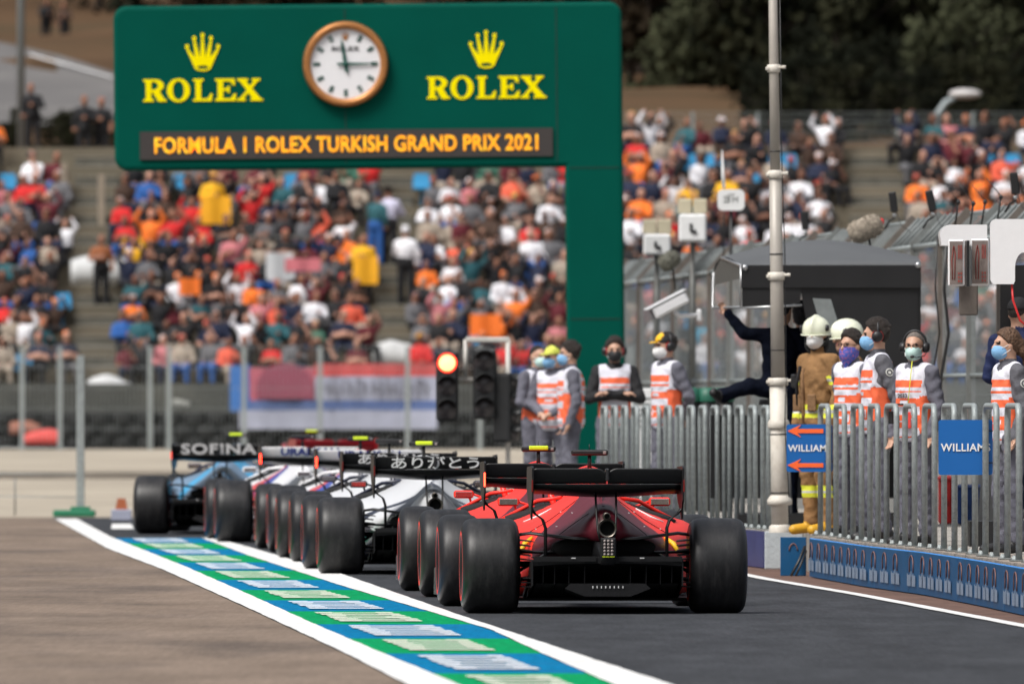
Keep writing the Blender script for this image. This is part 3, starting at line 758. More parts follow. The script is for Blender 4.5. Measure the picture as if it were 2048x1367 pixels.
# ---- terrace of the stand
NROW, Y0, RISE, TREAD = 12, 338.0, .49, .85
mb = MB(); z = 1.40
prof = [(Y0 - 3.5, .6), (Y0 - 3.4, 1.40)]
for i in range(NROW + 1):
    prof += [(Y0 + TREAD * i, 1.40 + RISE * i), (Y0 + TREAD * i, 1.40 + RISE * (i + 1))]
prof += [(Y0 + TREAD * NROW + 4, 1.40 + RISE * (NROW + 1)), (Y0 + TREAD * NROW + 6, 5.0)]
vs = [(-18, y, q) for y, q in prof] + [(18, y, q) for y, q in prof]; n = len(prof)
mb.add(vs, [(i, i + 1, n + i + 1, n + i) for i in range(n - 1)])
tag(mb.build('stand_terrace_ground', TERR), kind='structure')
def tread_z(i): return 1.40 + RISE * (i + 1)
def tread_y(i): return Y0 + TREAD * i + .45
def row_at(py):
    return min(range(NROW), key=lambda i: abs(HY - (tread_z(i) - H) * FPX / tread_y(i) - py))
STEPM = mat('worn_aisle_step_concrete', (.14, .135, .115), .9, spec=.05, var=.3, scale=1.5, dirt=((.06, .062, .055), 1.0, .8)); NOSE = mat('pale_step_nosing', (.30, .28, .23), .9, spec=.05, var=.2)
for a_, b_ in ((150, 238), (752, 826), (1700, 1805)):
    mb = MB()
    for i in range(NROW):
        s_ = FPX / tread_y(i); x0, x1 = (a_ - CX) / s_, (b_ - CX) / s_; y = Y0 + TREAD * i; z = tread_z(i)
        mb.box(((x0 + x1) / 2, y + TREAD - .21, z + RISE * .25), (x1 - x0, .40, RISE * .5 - .01)); mb.box(((x0 + x1) / 2, y + TREAD - .40, z + RISE * .5), (x1 - x0, .06, .03), 1); mb.box(((x0 + x1) / 2, y + .02, z + .012), (x1 - x0, .06, .03), 1)
    tag(mb.build('aisle_steps_path', [STEPM, NOSE]), kind='structure')

# ---- hill road
def ray_land(px, py):
    lo = 385.0
    for i in range(4000):
        Y = 385 + i * .25; p = P(px, py, Y)
        if p.z <= tz(p.x, Y): return Vector((p.x, Y, tz(p.x, Y) + .10))
    return P(px, py, 900)
top = [(-260, 60), (-120, 74), (0, 90), (120, 118), (225, 152), (330, 190), (430, 228)]
bot = [(-260, 250), (-120, 252), (0, 255), (120, 258), (225, 262), (330, 266), (430, 268)]
mb = MB(); vs = []
for (a, b) in zip(top, bot):
    for t in range(9):
        vs.append(ray_land(a[0], a[1] + (b[1] - a[1]) * t / 8))
fs = [(i * 9 + t, (i + 1) * 9 + t, (i + 1) * 9 + t + 1, i * 9 + t + 1) for i in range(len(top) - 1) for t in range(8)]
mb.add(vs, fs, 0, True); tag(mb.build('hill_road', ROADM), kind='structure')
mb = MB(); a = [ray_land(x, y) + Vector((0, 0, .06)) for x, y in ((60, 118), (130, 138), (225, 165))]; b = [ray_land(x, y + 3) + Vector((0, 0, .06)) for x, y in ((60, 118), (130, 138), (225, 165))]
mb.add(a + b, [(0, 1, 4, 3), (1, 2, 5, 4)]); tag(mb.build('hill_road_markings', PAINT), kind='structure')

# ---- woodland on the hill: one far mass, leaf clumps on trunks
LEAF = [mat('dark_pine_foliage', (.010, .012, .007), .9, spec=.1, var=.5, scale=.6), mat('olive_foliage', (.022, .023, .012), .9, spec=.1, var=.5, scale=.6), mat('brown_dry_foliage', (.034, .025, .015), .9, spec=.1, var=.4, scale=.6), mat('bark', (.03, .022, .016), .9), mat('pale_olive_foliage', (.050, .055, .030), .9, spec=.1, var=.4, scale=.6)]
def leaf_mesh(rad, hgt, n, m, base=.15, seed=0):
    r = random.Random(seed); mb = MB(); mb.tube([(0, 0, 0), (.1, 0, hgt * .35), (0, .05, hgt * .85)], [.16, .12, .03], 6, 3)
    for q in range(5):
        a = r.random() * 6.28; z0 = hgt * r.uniform(.25, .6); mb.tube([(0, 0, z0), (math.cos(a) * rad * .35, math.sin(a) * rad * .35, z0 + .6), (math.cos(a) * rad * .7, math.sin(a) * rad * .7, z0 + 1.4)], [.08, .05, .02], 5, 3)
    cl = [(r.gauss(0, .42) * rad, r.gauss(0, .42) * rad, hgt * (base + (1 - base) * r.random()), r.uniform(.5, 1.2)) for _ in range(26)]
    for i in range(n):
        c = r.choice(cl); tap = 1 - .55 * (c[2] / hgt)
        p = Vector((c[0] * tap + r.gauss(0, .45) * c[3], c[1] * tap + r.gauss(0, .45) * c[3], c[2] + r.gauss(0, .38) * c[3]))
        s_ = r.uniform(.12, .34); M = Matrix.Translation(p) @ Euler((r.random() * 6, r.random() * 6, r.random() * 6)).to_matrix().to_4x4()
        mb.add([(-s_, 0, 0), (0, -s_ * .6, .03), (s_, 0, 0), (0, s_ * .6, .05)], [(0, 1, 2, 3)], m, False, M)
    return mb
kinds = [leaf_mesh(2.6, 7.5, 1100, 0, .1, 1), leaf_mesh(2.9, 6.5, 1100, 1, .1, 2), leaf_mesh(2.2, 5.0, 800, 2, .1, 3), leaf_mesh(3.0, 8.5, 1200, 0, .15, 4), leaf_mesh(2.4, 4.2, 1000, 4, .05, 6)]
wood = MB(); r = random.Random(5)
def plant(X, Y, kd, s_):
    M = Matrix.Translation((X, Y, tz(X, Y) - .2)) @ Matrix.Rotation(r.random() * 6.28, 4, 'Z') @ Matrix.Scale(s_, 4)
    src = kinds[kd]; wood.add(src.v, src.f, 0, False, M); wood.m[-len(src.f):] = src.m
for i in range(120):
    px = r.uniform(1190, 2120); Y = r.uniform(432, 540)
    if px < 1420 and Y < 450: Y += 30
    plant((px - CX) * Y / FPX, Y, r.choice((0, 0, 1, 3, 3, 2)), r.uniform(.8, 1.3))
for i in range(40):
    px = r.uniform(1480, 2120); Y = r.uniform(404, 432); plant((px - CX) * Y / FPX, Y, r.choice((0, 1, 3)), r.uniform(.7, 1.0))
for px, Y, s__ in ((1370, 425, .62), (1330, 428, .45), (1395, 427, .5), (1905, 401, .8), (1945, 403, .7), (1870, 402, .6), (1640, 404, .5), (1990, 405, .7)): plant((px - CX) * Y / FPX, Y, 4, s__)
for i in range(60):
    px = r.uniform(1500, 2120); Y = r.uniform(386, 402); plant((px - CX) * Y / FPX, Y, r.choice((0, 1, 3)), r.uniform(.16, .34))
for i in range(46):
    px = r.uniform(180, 1250); Y = r.uniform(500, 600); plant((px - CX) * Y / FPX, Y, r.choice((0, 1, 3, 2)), r.uniform(.9, 1.3))
for i in range(16):
    px = r.uniform(-60, 200); Y = r.uniform(640, 690); plant((px - CX) * Y / FPX, Y, r.choice((2, 2, 1)), r.uniform(.6, .9))
for i in range(16):
    px = r.uniform(-60, 250); Y = r.uniform(381, 387); plant((px - CX) * Y / FPX, Y, 1, r.uniform(.13, .2))
tag(wood.build('hill_woodland', LEAF, recalc=False), 'dark mixed woodland covering the hillside above the stands', 'woodland', kind='stuff')

# ------------------------------------------------------------------ racing cars (x right, y forward, z up; origin under the rear axle)
TREAD_M = mat('worn_tyre_tread', (.010, .010, .011), .42, spec=.42, var=.35, scale=5, bump=.08, bscale=60, dirt=((.036, .034, .034), 3.2, .8), stretch=(5, 1.1, 1.1), grain=((40, 14, 14), .35))
SIDE_M = mat('tyre_sidewall', (.008, .008, .009), .38, var=.2, scale=20)
RED_M = mat('red_tyre_stripe', (.90, .04, .025), .6, var=.1)
RIM_M = mat('dark_magnesium_rim', (.06, .06, .065), .35, metal=.8, var=.15)
NUT_M = mat('red_wheel_nut', (.5, .03, .02), .35, metal=.5)
CARB = mat('carbon_fibre_black', (.006, .006, .007), .42, var=.25, scale=60)
CARB2 = mat('matt_carbon_floor', (.005, .005, .006), .6, spec=.3, var=.3, scale=30)
METAL = mat('burnt_titanium', (.13, .115, .10), .32, metal=.9, var=.3, scale=25)
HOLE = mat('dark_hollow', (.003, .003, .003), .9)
LENS = mat('grey_light_lens', (.26, .22, .21), .25, var=.1)
LED_OFF = mat('red_lens_unlit', (.16, .008, .006), .3)
LED_ON = mat('red_led_lit', (1.0, .035, .014), .4, emit=10.0)
LED_DIM = mat('red_led_dim', (.8, .03, .015), .4, emit=1.2)
MIRR = mat('mirror_glass', (.55, .5, .5), .06, metal=1.0, var=.02)
YTC = mat('fluorescent_yellow_camera', (.62, .78, .02), .45, var=.05)
FERR = mat('red_bodywork', (.84, .030, .018), .45, spec=.3, var=.03, coat=.05, layers=[(.85, 1, 0, True, -9, .86, (.105, .010, .020))])
FERR_P = mat('plain_red_bodywork', (.84, .030, .018), .4, spec=.35, var=.03, coat=.15)
TAUR = mat('white_navy_bodywork', (.72, .73, .75), .33, var=.03, coat=.35, layers=[(1.0, .35, .9, True, .70, .80, (.010, .014, .035)), (1.0, .5, 1.3, True, 1.02, 1.10, (.010, .014, .035)), (-1, .9, 1.3, True, .72, .86, (.010, .014, .035)), (1, 0, -.9, True, .16, .9, (.010, .014, .035))])
TAUR_P = mat('navy_bodywork', (.010, .014, .035), .35, var=.05, coat=.3)
HAAS = mat('white_red_blue_bodywork', (.78, .78, .80), .33, var=.03, coat=.35, layers=[(0, .55, -1, False, -.20, -.06, (.015, .05, .36)), (0, .55, -1, False, -.06, .04, (.62, .03, .03))])
HAAS_P = mat('plain_white_bodywork', (.86, .86, .88), .33, var=.03, coat=.35)
WILL = mat('two_tone_blue_bodywork', (.17, .28, .42), .35, var=.05, coat=.35, layers=[(1.0, .1, 1.05, True, .98, 1.12, (.03, .42, .78)), (1.0, 0, -1.1, True, .14, .9, (.012, .022, .07))])
WILL_P = mat('navy_blue_bodywork', (.012, .022, .07), .35, var=.05, coat=.3)
ALFA = mat('white_dark_red_bodywork', (.74, .73, .73), .33, var=.03, coat=.35, layers=[(0, 0, 1, False, .72, 2, (.33, .010, .018))])
ALFA_P = mat('dark_red_bodywork', (.33, .010, .018), .35, var=.05, coat=.3)
WHITE_L = mat('white_lettering', (.80, .80, .80), .5, var=.02)
SILV_L = mat('silver_lettering', (.66, .66, .66), .45, var=.04)
BLUE_L = mat('dark_blue_lettering', (.012, .03, .22), .5, var=.04)
YELL_L = mat('yellow_shield', (.85, .50, .01), .5, var=.04)

def tyre_prof(rad, wd, rim):
    h = wd / 2
    half = [(rim, h - .030), (rim + .02, h - .010), (rim + .04, h - .001), (rim + .048, h), (rim + .076, h), (rim + .084, h - .001), (rad - .055, h - .006), (rad - .030, h - .018), (rad - .013, h - .036), (rad - .004, h - .060), (rad, h - .095), (rad + .001, 0)]
    mi = [1, 1, 1, 2, 1, 1, 1, 1, 0, 0, 0]
    prof = half + [(r_, -x) for r_, x in half[-2::-1]]
    return prof, mi + mi[::-1]
def wheel(root, x, y, rad, wd, out):
    hub = MB(); hub.lathe([(0, out * -.16), (.10, out * -.16), (.155, out * -.12), (.160, out * .06), (0, out * .06)], (x, y, rad - .005), 'x', 24)
    hub.lathe([(.16, out * -.17), (.05, out * -.19), (0, out * -.19)], (x, y, rad - .005), 'x', 24)
    wh = hub.build('wheel', CARB, root)
    pr, mi = tyre_prof(rad, wd, rad - .165)
    t = MB(); t.lathe(pr, (x, y, rad - .004), 'x', 72, mi=mi); t.build('tyre', [TREAD_M, SIDE_M, RED_M], wh)
    rm = MB(); R0 = rad - .165
    rm.lathe([(R0 + .004, out * wd * .45), (R0 - .008, out * wd * .47), (R0 - .02, out * wd * .40), (.05, out * wd * .30), (.04, out * wd * .36), (0, out * wd * .36)], (x, y, rad - .004), 'x', 40)
    for i in range(10):
        a = i * math.pi / 5; c, q = math.cos(a), math.sin(a)
        rm.tube([(x + out * wd * .34, y + c * .04, rad + q * .04), (x + out * wd * .41, y + c * (R0 - .02), rad + q * (R0 - .02))], [.016, .011], 5)
    r_ = rm.build('rim', RIM_M, wh)
    MB().lathe([(.034, out * wd * .34), (.034, out * wd * .40), (.02, out * wd * .43), (0, out * wd * .43)], (x, y, rad - .004), 'x', 16).build('wheel_nut', NUT_M, wh)

def mirror_loft(secs, n_out=None):
    rings = []
    for y, half in secs:
        rings.append([(x, y, z) for x, z in half] + [(-x, y, z) for x, z in half[-2:0:-1]])
    return rings
def smooth_half(half, n=3):
    pts = [Vector((a, b, 0)) for a, b in half]; out = []
    for i in range(len(pts) - 1):
        p0, p1, p2, p3 = pts[max(i - 1, 0)], pts[i], pts[i + 1], pts[min(i + 2, len(pts) - 1)]
        for q in range(n):
            t = q / n; v = .5 * ((2 * p1) + (p2 - p0) * t + (2 * p0 - 5 * p1 + 4 * p2 - p3) * t * t + (3 * p1 - p0 - 3 * p2 + p3) * t ** 3)
            out.append((max(v.x, 0), v.y))
    return out + [half[-1]]
ENG = [(-.34, [(0, .51), (.06, .51), (.085, .53), (.10, .565), (.103, .60), (.095, .64), (.07, .675), (.04, .692), (0, .70)]),
       (-.12, [(0, .50), (.12, .505), (.17, .52), (.19, .55), (.17, .59), (.14, .64), (.09, .69), (.05, .725), (0, .735)]),
       (.12, [(0, .47), (.26, .475), (.33, .49), (.35, .52), (.30, .56), (.21, .62), (.12, .70), (.06, .755), (0, .77)]),
       (.40, [(0, .36), (.36, .37), (.45, .40), (.46, .47), (.40, .545), (.28, .62), (.15, .73), (.07, .80), (0, .82)]),
       (.75, [(0, .18), (.44, .19), (.54, .27), (.555, .45), (.49, .55), (.34, .64), (.17, .765), (.085, .855), (0, .88)]),
       (1.15, [(0, .11), (.52, .12), (.66, .24), (.67, .48), (.59, .58), (.39, .665), (.19, .79), (.10, .905), (0, .935)]),
       (1.55, [(0, .10), (.60, .10), (.72, .24), (.735, .51), (.65, .615), (.42, .685), (.20, .80), (.125, .95), (0, 1.0)]),
       (1.90, [(0, .10), (.64, .10), (.74, .24), (.76, .54), (.68, .635), (.44, .685), (.19, .79), (.135, .97), (0, 1.03)]),
       (2.05, [(0, .12), (.62, .12), (.72, .25), (.745, .53), (.67, .62), (.42, .665), (.16, .78), (.12, .96), (0, 1.02)])]
CHAS = [(1.95, [(0, .10), (.28, .11), (.34, .3), (.35, .55), (.31, .66), (.22, .70), (.10, .705), (0, .705)]),
        (2.6, [(0, .10), (.28, .11), (.34, .3), (.34, .52), (.32, .62), (.26, .665), (.12, .67), (0, .67)]),
        (3.1, [(0, .14), (.22, .15), (.27, .3), (.27, .5), (.25, .60), (.18, .65), (.08, .665), (0, .67)]),
        (3.7, [(0, .26), (.17, .27), (.20, .36), (.20, .5), (.18, .57), (.13, .60), (.06, .61), (0, .615)]),
        (4.4, [(0, .25), (.11, .255), (.13, .31), (.13, .4), (.12, .44), (.09, .46), (.04, .47), (0, .47)]),
        (4.85, [(0, .20), (.06, .205), (.075, .24), (.075, .29), (.07, .32), (.05, .335), (.02, .34), (0, .34)])]

def race_car(label, loc, yaw, body, body2, wing, tcam, lit, wingtext=None, upper=None, pylon=CARB, group='racing cars queuing in the pit lane', detail=True):
    root = thing('racing_car', label, 'racing car', (loc[0], loc[1], 0), R(yaw), group)
    for sx in (-1, 1):
        wheel(root, sx * .7975, 0, .335, .405, sx); wheel(root, sx * .8475, 3.6, .335, .305, sx)
    # engine cover, sidepods, airbox
    mb = MB(); mb.loft(mirror_loft([(y, smooth_half(h)) for y, h in ENG])); eng = mb.build('engine_cover', body, root)
    fin = MB(); fin.prism([(.10, .70), (.30, .86), (.95, .93), (1.3, .93), (1.2, .80), (.4, .74)], (-.006, 0, 0), (0, 1, 0), (0, 0, 1), .012); fin.build('fin', body, eng)
    mb = MB(); mb.loft(mirror_loft([(y, smooth_half(h)) for y, h in CHAS])); ch = mb.build('chassis', body2, root)
    # sidepod shoulder cut-outs that read dark from behind, and headrest
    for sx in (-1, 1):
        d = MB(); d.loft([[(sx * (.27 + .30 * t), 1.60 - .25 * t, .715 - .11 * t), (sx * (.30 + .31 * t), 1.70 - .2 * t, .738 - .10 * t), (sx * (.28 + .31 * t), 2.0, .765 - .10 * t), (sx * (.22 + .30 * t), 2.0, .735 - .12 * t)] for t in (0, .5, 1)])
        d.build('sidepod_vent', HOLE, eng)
        f = MB(); f.tube([(sx * .20, 1.75, .80), (sx * .36, 1.9, .775), (sx * .50, 2.0, .70), (sx * .62, 2.02, .645)], [.012, .016, .015, .008], 8); f.build('cockpit_shoulder', body2, ch)
    hl = MB()
    hl.tube([(-.24, 1.95, .74), (-.27, 2.15, .88), (-.25, 2.5, .945), (-.12, 2.85, .95), (0, 2.93, .945), (.12, 2.85, .95), (.25, 2.5, .945), (.27, 2.15, .88), (.24, 1.95, .74)], .024, 8); hl.tube([(0, 2.93, .945), (0, 3.08, .80), (0, 3.2, .66)], [.024, .016, .014], 8)
    hl.build('halo', body2 if body2 is not HAAS_P else CARB, root)
    # airbox camera
    tc = MB(); tc.cyl((0, 1.70, 1.0), (0, 1.70, 1.105), .016, .013); tc.box((0, 1.70, 1.12), (.265, .09, .042), 0, None, .012)
    tco = tc.build('airbox_camera', BLACKP, root)
    if tcam: MB().box((0, 1.695, 1.128), (.15, .094, .034), 0, None, .008).build('camera_cover', YTC, tco)
    MB().box((.105, 1.652, 1.12), (.022, .006, .022), 0, None, .003).build('camera_lens', LENS, tco)
    MB().cyl((0, 1.72, 1.13), (0, 1.72, 1.18), .004, .003, 6).build('aerial', BLACKP, tco)
    # mirrors
    for sx in (-1, 1):
        m = MB(); m.box((sx * .545, 2.42, .765), (.155, .07, .062), 0, None, .016); m.tube([(sx * .50, 2.42, .74), (sx * .47, 2.45, .66)], .009, 6); m.tube([(sx * .47, 2.42, .765), (sx * .28, 2.5, .70)], .010, 6)
        mm = m.build('mirror', body2, root); MB().box((sx * .545, 2.382, .765), (.128, .006, .044), 0, None, .006).build('mirror_glass', MIRR, mm)
    # exhaust
    ex = MB(); ex.lathe([(.052, .0), (.063, .0), (.064, -.01), (.060, .26), (.052, .26), (.050, .02)], (0, -.50, .60), 'y', 28); ex.lathe([(.0, .07), (.052, .07)], (0, -.50, .60), 'y', 28, 1)
    ex.lathe([(.019, .0), (.026, .0), (.026, .26), (.019, .26)], (0, -.46, .683), 'y', 18); ex.lathe([(0, .03), (.02, .03)], (0, -.46, .683), 'y', 18, 1)
    ex.build('exhaust', [METAL, HOLE], root)
    # gearbox casing, crash structure and rain light
    gb = MB(); gb.loft([[(sx_ * w_, y, z) for sx_, z in ((-1, z0), (1, z0), (1, z1), (-1, z1))] for y, w_, z0, z1 in ((-.58, .045, .35, .45), (-.40, .06, .33, .50), (.0, .12, .28, .52), (.5, .2, .2, .5))]); gb.build('crash_structure', CARB, root)
    rl = MB(); rl.box((0, -.605, .466), (.105, .05, .135), 0, None, .008); rlo = rl.build('rain_light', CARB, root)
    ln = MB()
    for i in range(3):
        for j in range(5): ln.lathe([(0, -.012), (.0085, -.009), (.010, 0)], (-.026 + .026 * i, -.63, .418 + .0235 * j), 'y', 10)
    ln.build('led_lens', LENS, rlo)
    MB().box((0, -.630, .402), (.085, .006, .005)).build('yellow_strip', YTC, rlo)
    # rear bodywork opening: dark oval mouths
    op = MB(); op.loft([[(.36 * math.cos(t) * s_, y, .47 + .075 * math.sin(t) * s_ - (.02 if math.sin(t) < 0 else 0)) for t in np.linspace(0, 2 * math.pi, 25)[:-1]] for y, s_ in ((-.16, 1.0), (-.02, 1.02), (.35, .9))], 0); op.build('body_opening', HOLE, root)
    # wings of the suspension and driveshafts
    for sx in (-1, 1):
        su = MB()
        su.loft([[(sx * x, y - .07, z - .006), (sx * x, y, z + .012), (sx * x, y + .09, z + .004), (sx * x, y, z - .012)] for x, y, z in ((.06, -.22, .525), (.22, -.20, .525), (.38, -.16, .545), (.52, -.10, .562), (.60, -.04, .550), (.64, 0, .515))])
        su.tube([(sx * .12, .15, .42), (sx * .62, .02, .43)], .017, 8, flat=.6); su.tube([(sx * .10, .4, .30), (sx * .62, .02, .24)], .018, 8, flat=.5); su.tube([(sx * .12, -.12, .27), (sx * .62, -.02, .23)], .018, 8, flat=.5)
        su.tube([(sx * .10, 0, .345), (sx * .62, 0, .345)], .022, 10); su.tube([(sx * .16, .35, .55), (sx * .6, .03, .29)], .012, 6)
        su.build('suspension', CARB, root); su = MB()
        for y in (3.4, 3.8): su.tube([(sx * .2, y, .5), (sx * .72, 3.6, .46)], .013, 6, flat=.5); su.tube([(sx * .2, y, .3), (sx * .72, 3.6, .2)], .013, 6, flat=.5)
        su.build('front_suspension', CARB, root)
    for sx in (-1, 1):
        b = MB()
        for i in range(5): b.loft([[(sx * (.50 + .02 * (i % 2)) , -.22, .50 - .033 * i), (sx * .60, -.20, .508 - .033 * i), (sx * .60, .05, .515 - .033 * i), (sx * .52, .05, .505 - .033 * i)], [(sx * (.50 + .02 * (i % 2)), -.22, .507 - .033 * i), (sx * .60, -.20, .515 - .033 * i), (sx * .60, .05, .522 - .033 * i), (sx * .52, .05, .512 - .033 * i)]], sm=False)
        b.box((sx * .60, -.02, .40), (.012, .36, .30)); b.loft([[(sx * .585, -.15, z) for z in (.2, .28)] + [(sx * .595, .15, z) for z in (.28, .2)], [(sx * .61, -.15, z) for z in (.2, .28)] + [(sx * .61, .15, z) for z in (.28, .2)]], sm=False)
        b.build('brake_duct', CARB, root)
    # floor and diffuser
    fl = MB(); n_ = [(-.60, .14), (-.67, .6), (-.75, 1.4), (-.74, 2.4), (-.55, 3.2)]
    pts = n_ + [(-x, y) for x, y in n_[::-1]]; fl.prism(pts, (0, 0, .085), (1, 0, 0), (0, 1, 0), .022)
    for sx in (-1, 1):
        fl.box((sx * .735, 1.9, .11), (.006, 1.9, .05)); fl.prism([(2.5, .10), (3.0, .12), (3.05, .42), (2.7, .46), (2.5, .3)], (sx * .70, 0, 0), (0, 1, 0), (0, 0, 1), .008)
    fl.build('floor', CARB2, root)
    df = MB()
    df.loft([[(-w_, y, z0), (-w_ * .6, y, z0 + .015), (0, y, z0 + .02), (w_ * .6, y, z0 + .015), (w_, y, z0), (w_, y, z0 + .03), (0, y, z0 + .05), (-w_, y, z0 + .03)] for y, w_, z0 in ((-.52, .53, .335), (-.3, .53, .26), (0, .54, .18), (.3, .55, .10))], sm=False)
    for sx in (-1, 1):
        df.prism([(-.54, .20), (-.54, .375), (-.25, .36), (.3, .13), (.3, .09)], (sx * .525 - .004, 0, 0), (0, 1, 0), (0, 0, 1), .008)
        for q, dz in ((.16, .0), (.27, .01), (.37, .02), (.45, .03)): df.prism([(-.48, .19 + dz), (-.50, .335), (.2, .14), (.2, .10)], (sx * q, 0, 0), (0, 1, 0), (0, 0, 1), .005)
        df.box((sx * .55, -.2, .25), (.06, .4, .006)); df.box((sx * .56, -.2, .22), (.06, .4, .006)); df.box((sx * .56, -.2, .19), (.06, .4, .006))
        df.box((sx * .30, -.545, .386), (.44, .012, .035)); df.box((sx * .34, -.40, .395), (.36, .16, .008))
    df.loft([[(-.26 * s_, y, z + .09), (-.30 * s_, y, z + .055), (-.16 * s_, y, z), (.16 * s_, y, z), (.30 * s_, y, z + .055), (.26 * s_, y, z + .09)] for y, s_, z in ((-.56, 1, .125), (-.2, .95, .10), (.4, .7, .085))], sm=False)
    df.prism([(-.17, .355), (.17, .355), (.14, .40), (-.14, .40)], (0, -.535, 0), (1, 0, 0), (0, 0, 1), -.2)
    dfo = df.build('diffuser', CARB2, root)
    rv = MB()
    for i in range(8): rv.box((-.105 + .03 * i, -.565, .190), (.006, .01, .016))
    rv.box((-.24, -.555, .392), (.03, .006, .006)); rv.box((.24, -.555, .392), (.03, .006, .006)); rv.build('rivets', SILV_L, dfo)
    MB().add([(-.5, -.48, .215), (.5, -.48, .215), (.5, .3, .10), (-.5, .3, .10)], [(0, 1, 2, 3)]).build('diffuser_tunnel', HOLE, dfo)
    # rear wing
    W = .520; rw = MB()
    xs_ = np.linspace(-W, W, 27)
    def main(x):
        d = .022 * max(0, 1 - (x / .42) ** 2); return [(x, -.43, .902), (x, -.30, .862 - d), (x, -.12, .836 - d), (x, .06, .846 - d * .5), (x, .07, .858), (x, -.10, .858 - d * .5), (x, -.28, .886 - d * .4), (x, -.42, .908)]
    rw.loft([main(x) for x in xs_]); rwo = rw.build('rear_wing', wing, root)
    fp = MB()
    for sx in (-1, 1):
        def flap(x):
            a = abs(x); k_ = min(1, (a - .004) / .07); top = 1.018 - .034 * (1 - k_) ** 2 - (.012 * max(0, (a - .49) / .03) ** 2 if a > .49 else 0)
            return [(x, -.462, .909), (x, -.478, .925), (x, -.498, top - .012), (x, -.500, top), (x, -.490, top), (x, -.464, .945), (x, -.452, .925)]
        fp.loft([flap(sx * x) for x in np.concatenate([np.linspace(.004, .09, 9), np.linspace(.12, .48, 6), np.linspace(.49, W, 5)])])
    fpo = fp.build('wing_flap', upper or wing, rwo)
    MB().box((0, -.47, .972), (.026, .11, .09), 0, None, .009).build('flap_actuator', RIM_M, rwo)
    if wingtext:
        td, tm, tz_ = wingtext; d_ = math.atan2(.09, .085)
        t = MB(); u = Vector((1, 0, 0)); v = Vector((0, -.021, .090)).normalized()
        t.flat(td, Vector((0, -.4925, tz_)), u, v * 1.0); t.build('wing_lettering', tm, rwo)
    for sx in (-1, 1):
        e = MB(); e.prism([(-.60, .80), (-.615, 1.02), (-.55, 1.035), (.05, 1.025), (.10, .98), (.10, .86), (-.05, .78), (-.30, .72), (-.42, .66), (-.47, .665), (-.50, .75)], (sx * .5265 - .006, 0, 0), (0, 1, 0), (0, 0, 1), .012)
        e.loft([[(sx * (x - .012), y, z), (sx * x, y - .05, z), (sx * (x + .012), y, z), (sx * x, y + .07, z)] for x, y, z in ((.527, -.40, .74), (.50, -.38, .70), (.445, -.36, .66), (.425, -.36, .60), (.425, -.37, .36))], sm=True)
        eo = e.build('endplate', wing if wing is not HAAS_P else CARB, rwo)
        st = lit.get(sx, 0); MB().box((sx * .530, -.612, .895), (.012, .008, .105 if st == 2 else .085), 0, None, .003).build('warning_light', (LED_OFF, LED_DIM, LED_ON)[st], eo)
    MB().tube([(-.072, -.30, .85), (-.070, -.36, .72), (-.062, -.42, .58), (-.045, -.44, .51)], .011, 6, flat=.8).build('wing_pylon', pylon, rwo)
    MB().tube([(.072, -.30, .85), (.070, -.36, .72), (.062, -.42, .58), (.045, -.44, .51)], .011, 6, flat=.8).build('wing_pylon', pylon, rwo)
    # front wing and nose tip
    fw = MB()
    for i in range(4): fw.loft([[(x, 4.55 + .09 * i, .16 - .02 * i + .03 * abs(x)), (x, 4.62 + .1 * i, .10 - .01 * i), (x, 4.75 + .09 * i, .085), (x, 4.62 + .1 * i, .11 - .01 * i)] for x in np.linspace(-.95, .95, 15)])
    for sx in (-1, 1): fw.prism([(4.5, .07), (5.05, .07), (5.0, .26), (4.55, .28)], (sx * .96, 0, 0), (0, 1, 0), (0, 0, 1), .01)
    fw.build('front_wing', CARB, root)
    return root, eng

def lane_x(px_left, Y): return (px_left - CX) * Y / FPX + 1.0
YAW = 2.93
CARS = {}
c, eng = race_car('red racing car nearest the camera with burgundy tail and black rear wing', (.640, 100.0), YAW, FERR, FERR_P, CARB, False, {1: 0, -1: 0})
for sx in (-1, 1):
    mb = MB(); mb.tube([(sx * x, y, z) for x, y, z in ((.10, -.135, .655), (.135, -.14, .625), (.155, -.14, .585), (.120, -.15, .565), (.085, -.2, .56))], [.003, .007, .009, .006, .003], 6)
    for i in range(3): mb.tube([(sx * (.085 + .018 * i), -.16, .675 - .022 * i), (sx * (.098 + .018 * i), -.16, .640 - .022 * i)], .006, 6)
    mb.build('white_swoosh', WHITE_L, eng)
    MB().tube([(sx * x, y, z) for x, y, z in ((.47, .55, .525), (.525, .5, .48), (.56, .45, .42))], [.012, .020, .014], 6).build('yellow_marking', YELL_L, eng)
for sx in (-1, 1):
    for pts_ in ([(.0, -.02, .752), (.12, .0, .688), (.24, .04, .602), (.335, .08, .525)], [(.02, .75, .885), (.17, .75, .77), (.34, .75, .645), (.49, .75, .556), (.553, .75, .45)]):
        MB().tube([(sx * x, y, z) for x, y, z in pts_], .0025, 4).build('panel_joint', HOLE, eng)
    for x, y, z in ((.20, .32, .695), (.31, .34, .60), (.44, .62, .58), (.26, .70, .70), (.15, .10, .66)): MB().ell((sx * x, y, z + .004), (.006, .006, .004), 8, 5).build('fastener', SILV_L, eng)
    MB().tube([(sx * x, 1.2, z) for x, z in ((.30, .725), (.40, .668), (.50, .63))], [.004, .009, .004], 5).build('white_marking', WHITE_L, eng)
MB().box((.118, -.452, .917), (.010, .012, .010), 0, None, .002).build('red_pilot_light', LED_ON, c)
race_car('red racing car directly ahead of the nearest one with lime camera on its airbox', (lane_x(838, 108.6), 108.6), YAW, FERR, FERR_P, CARB, True, {-1: 2, 1: 1})
